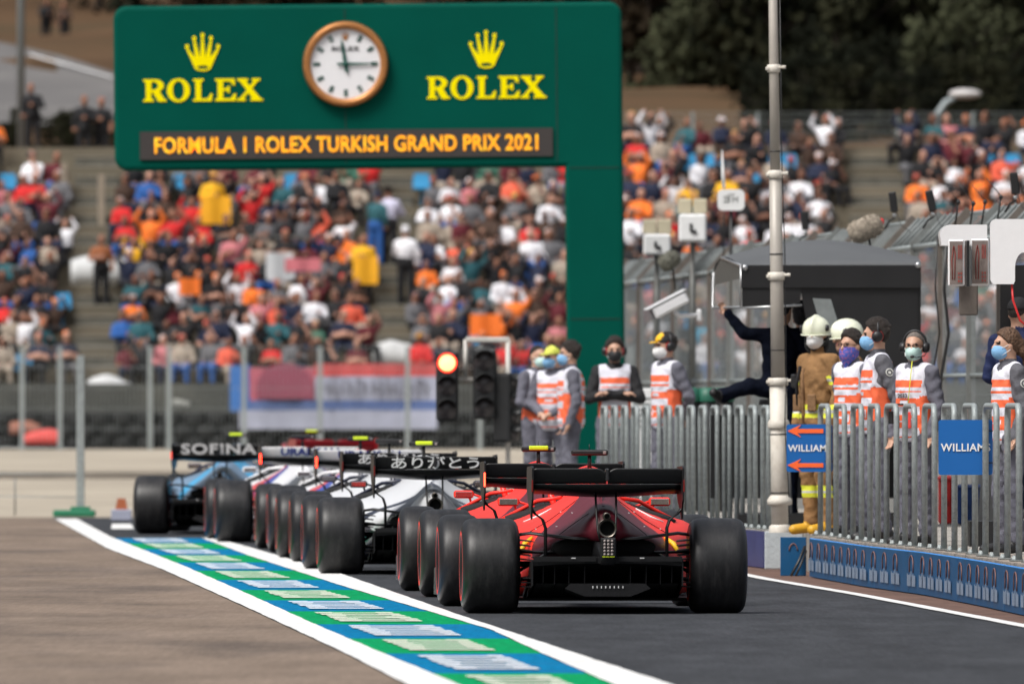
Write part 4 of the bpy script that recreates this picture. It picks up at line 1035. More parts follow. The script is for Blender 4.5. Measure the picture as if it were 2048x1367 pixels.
race_car('white and navy racing car with Japanese lettering, ahead of both red cars, lime airbox camera', (lane_x(634, 123.2), 123.2), YAW, TAUR, TAUR_P, CARB, True, {}, (TX['arigato'], WHITE_L, .966))
race_car('white and navy racing car with Japanese lettering and black airbox camera, second of its pair', (lane_x(579, 132.6), 132.6), YAW, TAUR, TAUR_P, CARB, False, {-1: 0, 1: 1}, (TX['arigato'], WHITE_L, .966))
race_car('white racing car with lime airbox camera and red wing light ahead of the navy pair', (lane_x(534, 142.0), 142.0), YAW, HAAS, HAAS_P, CARB, True, {-1: 2, 1: 1}, (TX['ural'], BLUE_L, .968), HAAS_P)
race_car('white racing car with a glowing red light on its left wing edge and black camera', (lane_x(429, 152.0), 152.0), YAW, HAAS, HAAS_P, CARB, False, {-1: 2, 1: 1}, (TX['ural'], BLUE_L, .968), HAAS_P)
race_car('blue racing car farthest left with silver lettering on its black rear wing', (lane_x(266, 161.8) + .02, 161.8), -4.0, WILL, WILL_P, CARB, True, {-1: 1, 1: 1}, (TX['sofina'], SILV_L, .968))
race_car('farthest racing car at the front of the queue with a dark red rear wing', (-2.35, 184.0), 9.0, ALFA, ALFA_P, ALFA_P, True, {}, None, ALFA_P)

# ------------------------------------------------------------------ start gantry with the clock
GRN = mat('matt_green_cladding', (.0, .074, .053), .6, var=.10, scale=.8, spec=.05)
GRN_D = mat('green_panel_joint', (.002, .030, .022), .7)
GOLD = mat('brushed_copper_gold', (.50, .22, .075), .38, metal=.55, var=.12, scale=30)
YELP = mat('yellow_sign_lettering', (.95, .80, .0), .6, spec=.05, var=.03)
DIAL = mat('white_clock_dial', (.78, .78, .80), .5, var=.02)
DGR = mat('dark_green_hands', (.0, .07, .05), .45)
SCREEN = mat('dark_display_screen', (.045, .038, .036), .5, var=.15, scale=60)
LEDT = mat('amber_led_letters', (.85, .30, .015), .6, var=.5, scale=22, emit=.75, spec=.1, layers=None, dirt=((.75, .62, .03), 16, .9))
GY = 172.0; GS = FPX / GY
gl, gr_, gt, gb_ = (228 - CX) / GS, (1243 - CX) / GS, H + (HY - 5) / GS, H + (HY - 333) / GS
g = thing('start_gantry', 'tall green gantry with clock, yellow crowns and amber message screen over the pit exit', 'gantry', (gr_ - .36 + .058, GY, 0))
g.rotation_euler = (0, R(-.55), 0)
ox = -(gr_ - .36)
def rrect(x0, x1, z0, z1, r0, n=8, corners=(1, 1, 1, 1)):
    pts = []
    for (cx, cz, a0, on) in ((x1 - r0, z1 - r0, 0, corners[0]), (x0 + r0, z1 - r0, 90, corners[1]), (x0 + r0, z0 + r0, 180, corners[2]), (x1 - r0, z0 + r0, 270, corners[3])):
        if on: pts += arcp(cx, cz, r0, r0, a0, a0 + 90, n)
        else: pts.append((cx + (r0 if a0 in (0, 270) else -r0), cz + (r0 if a0 in (0, 90) else -r0)))
    return pts
PW = .70; D = .62
mb = MB()
out = [(gr_ + ox - PW, .0)] + [(gr_ + ox - PW, gb_)] + [(p[0] + ox, p[1]) for p in rrect(gl, gr_, gb_, gt, .16, 8, (1, 1, 1, 0))]
# outline of the inverted L as one clad panel
L_ = [(gr_ + ox, 0)] + [(p[0] + ox, p[1]) for p in arcp(gr_ - .16, gt - .16, .16, .16, 0, 90, 8) + arcp(gl + .16, gt - .16, .16, .16, 90, 180, 8) + arcp(gl + .16, gb_ + .16, .16, .16, 180, 270, 8)] + [(gr_ + ox - PW, gb_), (gr_ + ox - PW, 0)]
bv = .045
def inset(poly, d):
    n = len(poly); o = []
    for i in range(n):
        p, q, s_ = Vector(poly[i - 1]), Vector(poly[i]), Vector(poly[(i + 1) % n])
        a = (q - p).normalized(); b = (s_ - q).normalized(); na = Vector((-a.y, a.x)); nb = Vector((-b.y, b.x)); m_ = (na + nb)
        m_ = m_ / max(m_.dot(na), .3) if m_.length > 1e-6 else na
        o.append((q.x + m_.x * d, q.y + m_.y * d))
    return o
ar = sum(L_[i - 1][0] * L_[i][1] - L_[i][0] * L_[i - 1][1] for i in range(len(L_)))
Li = inset(L_, bv if ar > 0 else -bv)
rings = [[(x, y, z) for x, z in pl_] for y, pl_ in ((-D / 2, Li), (-D / 2 + bv * .3, inset(L_, (bv if ar > 0 else -bv) * .3)), (-D / 2 + bv, L_), (D / 2 - bv, L_), (D / 2, Li))]
mb.loft(rings, 0, True, True, False); frame = mb.build('frame', GRN, g)
yj = -D / 2 - .003
for pxj in (1112, 690): MB().box(((pxj - CX) / GS + ox, yj, (gt + gb_) / 2), (.012, .004, gt - gb_ - .12)).build('panel_joint', GRN_D, frame)
MB().box((gr_ + ox - PW / 2, yj, gb_ - .02), (PW - .1, .004, .012)).build('panel_joint', GRN_D, frame); MB().box((gr_ + ox - PW / 2, yj, 2.5), (PW - .1, .004, .012)).build('panel_joint', GRN_D, frame)
def gx(px): return (px - CX) / GS + ox
def gz(py): return H + (HY - py) / GS
for px, dz in ((406, 0), (972, 0)):
    mb = MB(); mb.flat(TX['crown'], (gx(px), yj - .004, gz(98)), (1, 0, 0), (0, 0, 1)); mb.build('crown_emblem', YELP, g)
    mb = MB(); mb.flat(TX['rolex'], (gx(px), yj - .004, gz(174)), (1, 0, 0), (0, 0, 1)); mb.build('lettering', YELP, g)
scn = MB(); scn.box((gx(691), yj - .01, gz(284)), (824 / GS, .03, 56 / GS)); so_ = scn.build('message_screen', SCREEN, g)
MB().flat(TX['led'], (gx(691), yj - .034, gz(284)), (1, 0, 0), (0, 0, 1)).build('led_lettering', LEDT, so_)
ck = (gx(691), yj, gz(125)); r0 = 85 / GS
MB().lathe([(r0, .01), (r0 * 1.0, -.05), (r0 * .985, -.09), (r0 * .93, -.115), (r0 * .86, -.11), (r0 * .83, -.09), (r0 * .815, -.05)], ck, 'y', 72).build('clock', GOLD, g)
clk = [o for o in g.children if o.name.startswith('clock')][0]
mb = MB()
for i in range(90):
    a = 2 * math.pi * i / 90; mb.tube([(ck[0] + math.cos(a) * r0 * q, ck[1] + y, ck[2] + math.sin(a) * r0 * q) for q, y in ((1.0, -.05), (.985, -.095), (.93, -.12))], .008, 4)
mb.build('fluted_bezel', GOLD, clk)
MB().lathe([(0, -.055), (r0 * .82, -.055)], ck, 'y', 48).build('dial', DIAL, clk)
for i in range(12):
    mb = MB(); a = math.pi / 2 - 2 * math.pi * i / 12
    if i == 0: continue
    c, s_ = math.cos(a), math.sin(a); rr0, rr1 = r0 * .60, r0 * .76
    for q in (-.014, .014): mb.prism([(rr0, q - .009), (rr1, q - .009), (rr1, q + .009), (rr0, q + .009)], (ck[0], ck[1] - .058, ck[2]), (c, 0, s_), (-s_, 0, c), .004)
    mb.prism([(rr0, -.018), (rr0 + .01, -.018), (rr0 + .01, .018), (rr0, .018)], (ck[0], ck[1] - .058, ck[2]), (c, 0, s_), (-s_, 0, c), .004)
    mb.build('hour_mark', DGR, clk)
def hand(nm, ang, L, w_):
    a = R(90 - ang); c, s_ = math.cos(a), math.sin(a)
    MB().prism([(-.10, -w_ * .8), (.0, -w_), (L * .8, -w_ * .55), (L, 0), (L * .8, w_ * .55), (0, w_), (-.10, w_ * .8)], (ck[0], ck[1] - .075, ck[2]), (c, 0, s_), (-s_, 0, c), .008).build(nm, DGR, clk)
hand('hour_hand', 351, r0 * .62, .024); hand('minute_hand', 90, r0 * .70, .018)
MB().lathe([(.03, -.06), (.03, -.095), (0, -.095)], ck, 'y', 16).build('hand_hub', DGR, clk)
MB().flat(TX['crown_small'], (ck[0], ck[1] - .060, ck[2] + r0 * .66), (1, 0, 0), (0, 0, 1)).build('dial_crown', GOLD, clk)
MB().flat(TX['rolex_small'], (ck[0], ck[1] - .060, ck[2] + r0 * .36), (1, 0, 0), (0, 0, 1)).build('dial_lettering', BLACKP, clk)

# ------------------------------------------------------------------ pit exit lights on a steel frame
GALV = mat('galvanised_steel', (.31, .345, .345), .5, metal=.2, var=.22, scale=16, dirt=((.19, .21, .21), 38, .9))
GALV_D = mat('weathered_steel', (.17, .18, .175), .55, metal=.3, var=.25, scale=9, dirt=((.11, .085, .065), 3, .6))
BROWNST = mat('brown_stained_steel', (.13, .11, .095), .6, metal=.2, var=.3, scale=6)
SIGB = mat('black_signal_housing', (.014, .015, .016), .5, var=.15)
LAMP_ON = mat('lit_red_lamp', (1.0, .03, .01), .4, emit=2.5)
LAMP_HOT = mat('lit_lamp_core', (1.0, .62, .25), .4, emit=1.3)
LAMP_OFF = mat('unlit_smoked_lens', (.045, .04, .042), .25)
PAINTP = mat('pale_painted_pole', (.52, .50, .46), .5, var=.08, scale=5)
LY = 158.0; LS = FPX / LY
def lx(px): return (px - CX) / LS
def lz(py): return H + (HY - py) / LS
f = thing('signal_gantry', 'slim pale steel frame with one tall pole carrying the pit exit lights', 'light frame', (lx(1016), LY, 0))
def fx(px): return lx(px) - lx(1016)
MB().tube([(0, .02, -.02), (0, .02, lz(678))], .030, 10).build('pole', PAINTP, f)
MB().box((fx(975), .02, lz(679)), (88 / LS, .06, .06), 0, None, .01).build('top_bar', PAINTP, f)
MB().tube([(fx(931), .02, lz(679)), (fx(931), .02, lz(760))], .024, 8).build('hanging_bar', PAINTP, f)
MB().box((fx(945), .02, lz(757)), (60 / LS, .04, .04)).build('lower_bar', PAINTP, f)
for py in (775, 804): MB().lathe([(.03, -.03), (.052, -.02), (.052, .02), (.03, .03)], (0, .02, lz(py)), 'z', 14).build('pole_clamp', PAINTP, f)
MB().lathe([(.0, .012), (.10, .012), (.10, 0), (.03, .10)], (0, .02, 0), 'z', 14).build('foot', PAINTP, f)
def signal(label, px0, px1, py0, py1, lit, yaw=0, n=3):
    wd, ht = (px1 - px0) / LS, (py1 - py0) / LS; cx_, cz_ = lx((px0 + px1) / 2), lz((py0 + py1) / 2)
    t = thing('signal_light', label, 'traffic light', (cx_, LY - .16, cz_ - ht / 2), R(yaw), 'pit exit signal lights')
    MB().box((0, 0, ht / 2), (wd, .22, ht), 0, None, .03).build('housing', SIGB, t)
    for i in range(n):
        z = ht - ht / n * (i + .5); r_ = min(wd * .44, ht / n * .42); on = lit and i == 0
        l_ = MB(); l_.lathe([(0, -.135), (r_ * .84, -.128), (r_, -.112)], (0, 0, z), 'y', 28, 0, mi=[1, 0] if on else [0, 0])
        lo_ = l_.build('lamp', [LAMP_ON, LAMP_HOT] if on else [LAMP_OFF, LAMP_OFF], t)
        v = MB(); v.loft([[(r_ * 1.1 * math.cos(a), y, z + r_ * 1.1 * math.sin(a)) for a in np.linspace(R(15), R(165), 13)] + [(r_ * 1.04 * math.cos(a), y, z + r_ * 1.04 * math.sin(a)) for a in np.linspace(R(165), R(15), 13)] for y in (-.11, -.24 if not on else -.15)]); v.build('visor', SIGB, lo_)
    MB().box((0, .13, ht * .5), (.06, .10, .2)).build('bracket', SIGB, t)
    return t
signal('black signal light with its top lamp glowing red', 872, 917, 702, 842, True)
signal('dark black signal light hung under the frame bar right of the glowing red one', 946, 993, 697, 838, False)
signal('black signal light turned side-on behind the pale pole', 990, 1040, 746, 884, False, 55, 4)

# ------------------------------------------------------------------ tubular guard hoops along the platform
def hoop(label, p0, p1, z0, rad=.026, group='grey steel guard hoops'):
    rad *= .9
    p0, p1 = Vector((*p0, 0)), Vector((*p1, 0)); L = (p1 - p0).length; d = (p1 - p0).normalized(); c = (p0 + p1) / 2
    rz = math.atan2(d.y, d.x)
    t = thing('guard_hoop', label, 'railing', (c.x, c.y, z0), rz, group)
    rb = .10; hh = 1.10
    pts = [(-L / 2, 0, 0), (-L / 2, 0, hh - rb)] + [(-L / 2 + rb - rb * math.cos(a), 0, hh - rb + rb * math.sin(a)) for a in np.linspace(.3, math.pi / 2, 5)] + \
          [(L / 2 - rb + rb * math.sin(a), 0, hh - rb + rb * math.cos(a)) for a in np.linspace(0, math.pi / 2 - .3, 5)] + [(L / 2, 0, hh - rb), (L / 2, 0, 0)]
    MB().tube(pts, rad, 10).build('tube', GALV, t)
    for q in (-1, 1):
        b = MB(); b.box((q * L / 2, 0, .005), (.17, .13, .012), 0, None, .003); bo = b.build('base_plate', GALV_D, t)
        for s_ in (-1, 1): MB().lathe([(0, .030), (.008, .030), (.008, .018), (.013, .018), (.013, .0)], (q * L / 2 + s_ * .062, -.035, .011), 'z', 8).build('bolt', GALV, bo)
    return t
ORD = ['first', 'second', 'third', 'fourth', 'fifth', 'sixth', 'seventh', 'eighth', 'ninth', 'tenth', 'eleventh', 'twelfth', 'thirteenth', 'fourteenth', 'fifteenth', 'sixteenth', 'seventeenth', 'eighteenth', 'nineteenth', 'twentieth', 'twenty-first', 'twenty-second', 'twenty-third', 'twenty-fourth', 'twenty-fifth', 'twenty-sixth', 'twenty-seventh', 'twenty-eighth', 'twenty-ninth', 'thirtieth']
def walk(poly, dist):
    for a, b in zip(poly, poly[1:]):
        L = math.hypot(b[0] - a[0], b[1] - a[1])
        if dist <= L: t = dist / L; return (a[0] + (b[0] - a[0]) * t, a[1] + (b[1] - a[1]) * t)
        dist -= L
    return poly[-1]
NEARP = [(2.42, 124.3)] + [(x + .12, y) for x, y in WB[::-1]]          # from the far end towards the camera
# bar positions measured in the photo (left bar, right bar)
NB = [(1641, 1657), (1672, 1689), (1706, 1723), (1740, 1756), (1773, 1793), (1810, 1829), (1849, 1869), (1888, 1909), (1929, 1950), (1971, 1993), (2015, 2038), (2062, 2086)]
def on_line(px, poly):
    """point of the line where it crosses the vertical plane through photo column px"""
    k = (px - CX) / FPX
    for a, b in zip(poly, poly[1:]):
        fa, fb = a[0] - k * a[1], b[0] - k * b[1]
        if fa == 0 or fa * fb <= 0: t = fa / (fa - fb); return (a[0] + (b[0] - a[0]) * t, a[1] + (b[1] - a[1]) * t)
    return None
k_ = 0; NEARBARS = []
for i, (a, b) in enumerate(NB):
    q0, q1 = on_line(a, NEARP), on_line(b, NEARP)
    if not q0 or not q1: continue
    hoop('grey steel guard hoop on the blue wall, %s from the pale pole' % ORD[k_], q0, q1, PZ + .012); NEARBARS.append((q0, q1)); k_ += 1
FARP = [(p[0] + .12, p[1]) for p in FARW[:3]]
px = 1537.0; fh = []
while px > 1176:
    w_ = 18.5 - (1537 - px) / 360 * 5; q1 = on_line(px, FARP); q0 = on_line(px - w_ * .62, FARP)
    if q0 and q1: fh.append((q0, q1))
    px -= w_ * 1.42
for i, (q0, q1) in enumerate(fh): hoop('blurred grey guard hoop beyond the pale pole, %s along from it' % ORD[i], q0, q1, PZ, .026, 'grey guard hoops beyond the pole')

# ------------------------------------------------------------------ blue advertising wall under the hoops
ADB = mat('blue_wall_panel', (.010, .080, .195), .5, spec=.2, var=.2, scale=2.5, dirt=((.05, .075, .13), 2.2, .6))
ADE = mat('bright_blue_edge', (.03, .22, .60), .5, var=.2, scale=6)
ADO = mat('orange_arch_print', (.17, .085, .075), .5, var=.1)
ADW = mat('faded_white_print', (.20, .26, .35), .5, var=.15, scale=20)
ADP = mat('violet_blue_panel', (.045, .05, .16), .45, var=.2, scale=3)
GRB = mat('pale_grey_block_face', (.42, .46, .48), .7, var=.08, scale=5, bump=.3, bscale=30)
wl = thing('advertising_wall', 'low blue advertising wall with orange arches under the near guard hoops', 'wall', (WB[-1][0], WB[-1][1], 0))
wx, wy = WB[-1]
Wp = [(x - wx, y - wy) for x, y in WB[::-1]]
tot = sum(math.hypot(b[0] - a[0], b[1] - a[1]) for a, b in zip(Wp, Wp[1:]))
d = 0; pi_ = 0
while d < tot - .3:
    L = 5.0 if pi_ else 5.4; a, b = walk(Wp, d + .012), walk(Wp, min(d + L - .012, tot)); mb = MB(); n_ = 5
    P0 = [walk(Wp, d + .012 + (min(L, tot - d) - .024) * i / n_) for i in range(n_ + 1)]
    rings = []
    for i, p in enumerate(P0):
        q = P0[min(i + 1, n_)] if i < n_ else P0[i]; pv = P0[i - 1] if i else P0[0]; t = Vector((q[0] - pv[0], q[1] - pv[1], 0)).normalized(); nr = t.cross(Vector((0, 0, 1)))   # towards the lane
        if nr.x > 0: nr = -nr
        o = Vector((p[0], p[1], 0)) + nr * .035
        rings.append([(o.x, o.y, .012), (o.x, o.y, PZ - .010), (o.x - nr.x * .006, o.y - nr.y * .006, PZ - .004), (o.x - nr.x * .022, o.y - nr.y * .022, PZ - .004), (o.x - nr.x * .022, o.y - nr.y * .022, .012)])
    nseg = 5; vs = [v for r_ in rings for v in r_]; fs = []; ms = []
    for i in range(n_):
        for k2 in range(5): fs.append((i * 5 + k2, i * 5 + (k2 + 1) % 5, (i + 1) * 5 + (k2 + 1) % 5, (i + 1) * 5 + k2)); ms.append(1 if k2 in (1, 2) else 0)
    fs += [(0, 1, 2, 3, 4), tuple(n_ * 5 + k2 for k2 in range(5))]; ms += [0, 0]
    mb.add(vs, fs, ms); pn = mb.build('wall_panel', [ADB, ADE], wl)
    gm = MB(); nlog = 6; e = d + .35
    while e < min(d + L, tot) - .35:
        p, q = walk(Wp, e - .2), walk(Wp, e + .2); t = Vector((q[0] - p[0], q[1] - p[1], 0)).normalized(); nr = t.cross(Vector((0, 0, 1)))
        if nr.x > 0: nr = -nr
        c0 = walk(Wp, e); o = Vector((c0[0], c0[1], 0)) + nr * .044
        gm.tube([o + t * (-.15 * math.cos(a_)) + Vector((0, 0, z_)) for a_, z_ in [(0, .17)] + [(q_, .235 + .065 * math.sin(q_)) for q_ in np.linspace(0, math.pi, 9)] + [(math.pi, .17)]], .0055, 5, 0)
        arch = [(-.20, .175)] + [(-.20 * math.cos(a_), .225 + .075 * math.sin(a_)) for a_ in np.linspace(0, math.pi, 11)] + [(.20, .175)]
        inn = [(.155, .175)] + [(.155 * math.cos(a_), .222 + .058 * math.sin(a_)) for a_ in np.linspace(0, math.pi, 11)] + [(-.155, .175)]
        if 0: gm.prism(arch + inn, o, t, (0, 0, 1), .002 if t.cross(Vector((0, 0, 1))).dot(nr) > 0 else -.002, 0)
        for q_ in range(9):
            if q_ == 4: continue
            xx = -.30 + .075 * q_; hh = .085 if q_ % 3 else .095
            gm.prism([(xx - .026, .065), (xx + .026, .065), (xx + .026, .065 + hh), (xx - .026, .065 + hh)], o, t, (0, 0, 1), .002 if t.cross(Vector((0, 0, 1))).dot(nr) > 0 else -.002, 1)
        for q_ in (-.045, .045): gm.prism([(q_ - .012, .14), (q_ + .012, .14), (q_ + .012, .18), (q_ - .012, .18)], o, t, (0, 0, 1), .002 if t.cross(Vector((0, 0, 1))).dot(nr) > 0 else -.002, 1)
        e += .92
    if gm.v: gm.build('panel_print', [ADO, ADW], pn)
    d += L; pi_ += 1
eb = MB(); eb.box((.0, .0, 0), (.001, .001, .001))
b0 = thing('wall_end_panel', 'short blue end panel standing where the near wall begins', 'panel', (2.40, 121.6, 0))
MB().box((0, 0, PZ / 2), (.22, .03, PZ - .01), 0, None, .004).build('board', ADB, b0)
mb = MB(); mb.tube([(.0 - .035 * math.cos(a_), -.018, .22 + .06 * math.sin(a_)) for a_ in np.linspace(0, math.pi, 9)], .006, 5); mb.build('arch_print', ADO, b0)
mb = MB(); mb.tube([(.10, -.03, .26), (.05, -.06, .14), (-.02, -.16, .01)], .012, 6); mb.tube([(.11, -.03, .22), (.07, -.07, .12), (.02, -.16, .01)], .010, 6); mb.build('cable', BLACKP, b0)
bk = thing('concrete_block', 'pale grey concrete block between the blue walls at the foot of the pole', 'block', (2.42, 126.92, 0))
MB().box((0, 0, PZ / 2), (.34, .06, PZ - .004), 0, None, .008).build('face', GRB, bk)
fwl = thing('advertising_wall', 'violet and blue wall below the hoops beyond the pole', 'wall', (FARW[0][0], FARW[0][1], 0))
for (a, b) in zip(FARW[:3], FARW[1:3]):
    a_, b_ = Vector((a[0] - FARW[0][0], a[1] - FARW[0][1], 0)), Vector((b[0] - FARW[0][0], b[1] - FARW[0][1], 0)); t = (b_ - a_).normalized(); nr = t.cross(Vector((0, 0, 1)))
    if nr.x > 0: nr = -nr
    mb = MB(); q = [a_ + nr * .03, b_ + nr * .03, b_ + nr * .005, a_ + nr * .005]
    mb.add([(v.x, v.y, .012) for v in q] + [(v.x, v.y, PZ - .005) for v in q], [(0, 1, 5, 4), (1, 2, 6, 5), (2, 3, 7, 6), (3, 0, 4, 7), (4, 5, 6, 7), (0, 3, 2, 1)])
    mb.build('wall_panel', ADP, fwl)

# ------------------------------------------------------------------ blue name boards
SGB = mat('blue_sign_board', (.008, .12, .40), .4, var=.05, scale=3)
SGO = mat('orange_arrow', (.95, .14, .03), .5, var=.03)
def sign(label, px0, px1, py0, py1, Y, arrows):
    s_ = FPX / Y; wd, ht = (px1 - px0) / s_, (py1 - py0) / s_; c = P((px0 + px1) / 2, (py0 + py1) / 2, Y)
    t = thing('name_board', label, 'sign', (c.x, Y, c.z - ht / 2))
    mb = MB(); mb.prism(rrect(-wd / 2, wd / 2, 0, ht, .018, 5), (0, .004, 0), (1, 0, 0), (0, 0, 1), .008); mb.build('board', SGB, t)
    MB().flat(TX['williams'], (-.0, -.0085, ht * .50), (1, 0, 0), (0, 0, 1)).build('lettering', WHITE_L, t)
    if arrows:
        for zc in (.86, .14):
            z = ht * zc; mb = MB(); mb.prism([(-wd * .48, 0), (-wd * .18, .055), (-wd * .26, .018), (wd * .30, .018), (wd * .30, -.018), (-wd * .26, -.018), (-wd * .18, -.055)], (0, -.008, z), (1, 0, 0), (0, 0, 1), .003); mb.build('arrow', SGO, t)
    for zc in (.22, .80):
        MB().box((wd * .42, -.015, ht * zc), (.07, .006, .008)).build('cable_tie', BLACKP, t)
    return t
ys1 = NEARBARS[0][1][1] + .035
sign('blue name board with two orange arrows tied to the first near hoop', 1573, 1665, 848, 943, ys1, True)
i_ = min(range(len(NEARBARS)), key=lambda i: abs(NEARBARS[i][1][0] / NEARBARS[i][1][1] * FPX + CX - 1980))
sign('plain blue name board without arrows, in front of the woman', 1877, 1985, 839, 949, NEARBARS[9][0][1] + .035, False)

# ------------------------------------------------------------------ tall pole
POLEM = mat('pale_grey_pole', (.40, .37, .33), .45, var=.12, scale=4, metal=.1)
CASE = mat('cream_pole_casing', (.66, .62, .55), .55, var=.10, scale=8, dirt=((.40, .34, .27), 6, .5))
PY_ = 125.4; ps = FPX / PY_
p = thing('mast_pole', 'tall pale pole with white clamps rising out of the picture', 'pole', ((1560 - CX) / ps, PY_, PZ)); p.rotation_euler = (0, R(-.75), 0)
def pz(py): return H + (HY - py) / ps - PZ
mb = MB(); mb.tube([(0, 0, 0), (0, 0, pz(760))], 17 / ps, 20); mb.lathe([(20 / ps, -.03), (22 / ps, -.02), (22 / ps, .02), (19 / ps, .05)], (0, 0, pz(850)), 'z', 20); mb.lathe([(20 / ps, 0), (25 / ps, .01), (25 / ps, .05), (18 / ps, .09)], (0, 0, pz(1010)), 'z', 20); mb.lathe([(22 / ps, 0), (22 / ps, .05), (18 / ps, .07)], (0, 0, .0), 'z', 20)
mb.build('casing', CASE, p)
mb = MB(); mb.tube([(0, 0, pz(775)), (0, 0, pz(560)), (0, 0, pz(340))], [14 / ps, 13 / ps, 12.4 / ps], 20); mb.tube([(0, 0, pz(345)), (0, 0, pz(100)), (0, 0, pz(-160))], [10.4 / ps, 9.3 / ps, 8 / ps], 20); mb.build('shaft', POLEM, p)
for py, r_ in ((137, 11), (349, 13), (552, 15), (763, 18)):
    mb = MB(); mb.lathe([(r_ / ps, -.035), ((r_ + 2.5) / ps, -.03), ((r_ + 2.5) / ps, .03), (r_ / ps, .035)], (0, 0, pz(py)), 'z', 20); mb.box((r_ / ps + .02, -.03, pz(py) + .01), (.06, .03, .025), 0, None, .006); mb.cyl((r_ / ps + .03, -.03, pz(py) + .01), (r_ / ps + .055, -.03, pz(py) + .01), .016, None, 10); mb.box((-r_ / ps - .01, -.03, pz(py)), (.03, .04, .03), 0, None, .005); mb.build('clamp', CASE, p)
for py in (303, 508, 700, 868, 985): MB().lathe([((10.5 if py < 345 else 13.6 if py < 760 else 17.3) / ps, -.006), ((11.2 if py < 345 else 14.3 if py < 760 else 18) / ps, 0), ((10.5 if py < 345 else 13.6 if py < 760 else 17.3) / ps, .006)], (0, 0, pz(py)), 'z', 18).build('strap', BLACKP, p)
MB().tube([(11 / ps + .012, -.02, pz(-100)), (11 / ps + .01, -.03, pz(340)), (17 / ps, -.02, pz(500)), (16 / ps, -.05, pz(760)), (12 / ps, -.09, pz(850)), (19 / ps, -.04, pz(1000))], .005, 5).build('cable', BLACKP, p)

# ------------------------------------------------------------------ debris fence with raked top behind the platform
WIRE = mat('wire_mesh', (.30, .33, .335), .5, metal=.4, var=.1)
fence = thing('debris_fence', 'tall grey mesh debris fence with raked top running along the pit wall', 'fence', (FENX(150), 150, 0))
FZ0, FZ1, FZ2 = PZ, 3.05, 3.36
yy = 122.0; posts = []
while yy < 196: posts.append((FENX(yy), yy)); yy += 3.05
def frel(x, y, z): return (x - FENX(150), y - 150, z)
for i, (x, y) in enumerate(posts):
    mb = MB(); mb.box((0, 0, (FZ0 + FZ1) / 2), (.09, .10, FZ1 - FZ0)); mb.loft([[(-.055, -.11, FZ1 + .03), (.055, -.11, FZ1 - .06), (.055, .11, FZ1 - .06), (-.055, .11, FZ1 + .03)], [(.24, -.11, FZ2 + .05), (.36, -.11, FZ2 - .05), (.36, .11, FZ2 - .05), (.24, .11, FZ2 + .05)]], sm=False)
    o = mb.build('post', GALV_D if i % 2 else BROWNST, fence, frel(x, y, 0))
for i, ((x0, y0), (x1, y1)) in enumerate(zip(posts, posts[1:])):
    mb = MB()
    for z, dx_ in ((FZ1, 0), (1.75, 0), (.62, 0), (FZ2 - .02, .29)): mb.tube([frel(x0 + dx_, y0 + .06, z), frel(x1 + dx_, y1 - .06, z)], .028 if z > 3 else .020, 6)
    mb.build('rail', GALV, fence)
    mb = MB(); n_ = 34
    for j in range(1, n_):
        t = j / n_; x, y = x0 + (x1 - x0) * t, y0 + (y1 - y0) * t
        mb.tube([frel(x, y, .66), frel(x, y, FZ1), frel(x + .30, y, FZ2)], .0021, 3, caps=False, sm=False)
    for j in range(1, 14): mb.tube([frel(x0, y0, .66 + j * .18), frel(x1, y1, .66 + j * .18)], .0019, 3, caps=False, sm=False)
    mb.build('mesh', WIRE, fence)
    rp = MB()
    for j in range(5):
        t0, t1 = (j + .06) / 5, (j + .94) / 5
        a = [(x0 + (x1 - x0) * t, y0 + (y1 - y0) * t) for t in (t0, t1)]
        rp.add([frel(a[0][0] + .03, a[0][1], FZ1 + .02), frel(a[1][0] + .03, a[1][1], FZ1 + .02), frel(a[1][0] + .28, a[1][1], FZ2 - .03), frel(a[0][0] + .28, a[0][1], FZ2 - .03)], [(0, 1, 2, 3)])
        c0 = (x0 + (x1 - x0) * (t0 - .012), y0 + (y1 - y0) * (t0 - .012)); rp.tube([frel(c0[0] - .01, c0[1], FZ1 + .02), frel(c0[0] + .27, c0[1], FZ2 + .01)], .022, 5, 1)
    if i % 3 != 2: rp.build('raked_panel', [mat('grey_raked_sheet', (.26, .30, .31), .55, metal=.2, var=.25, scale=6), mat('dark_raked_rib', (.15, .165, .165), .6, var=.2)], fence)

# low concrete barrier under the debris fence
bar = thing('concrete_barrier', 'grey concrete barrier along the foot of the debris fence', 'barrier', (FENX(150) - .14, 150, 0))
mb = MB(); mb.loft([[(FENX(y) - FENX(150) - .12, y - 150, PZ), (FENX(y) - FENX(150) - .07, y - 150, PZ + .55), (FENX(y) - FENX(150) + .07, y - 150, PZ + .55), (FENX(y) - FENX(150) + .10, y - 150, PZ)] for y in (118, 140, 160, 180, 200)], sm=False)
mb.build('barrier_body', mat('dark_stained_concrete', (.20, .20, .19), .9, var=.25, scale=2, dirt=((.10, .10, .10), 1.2, .6)), bar)

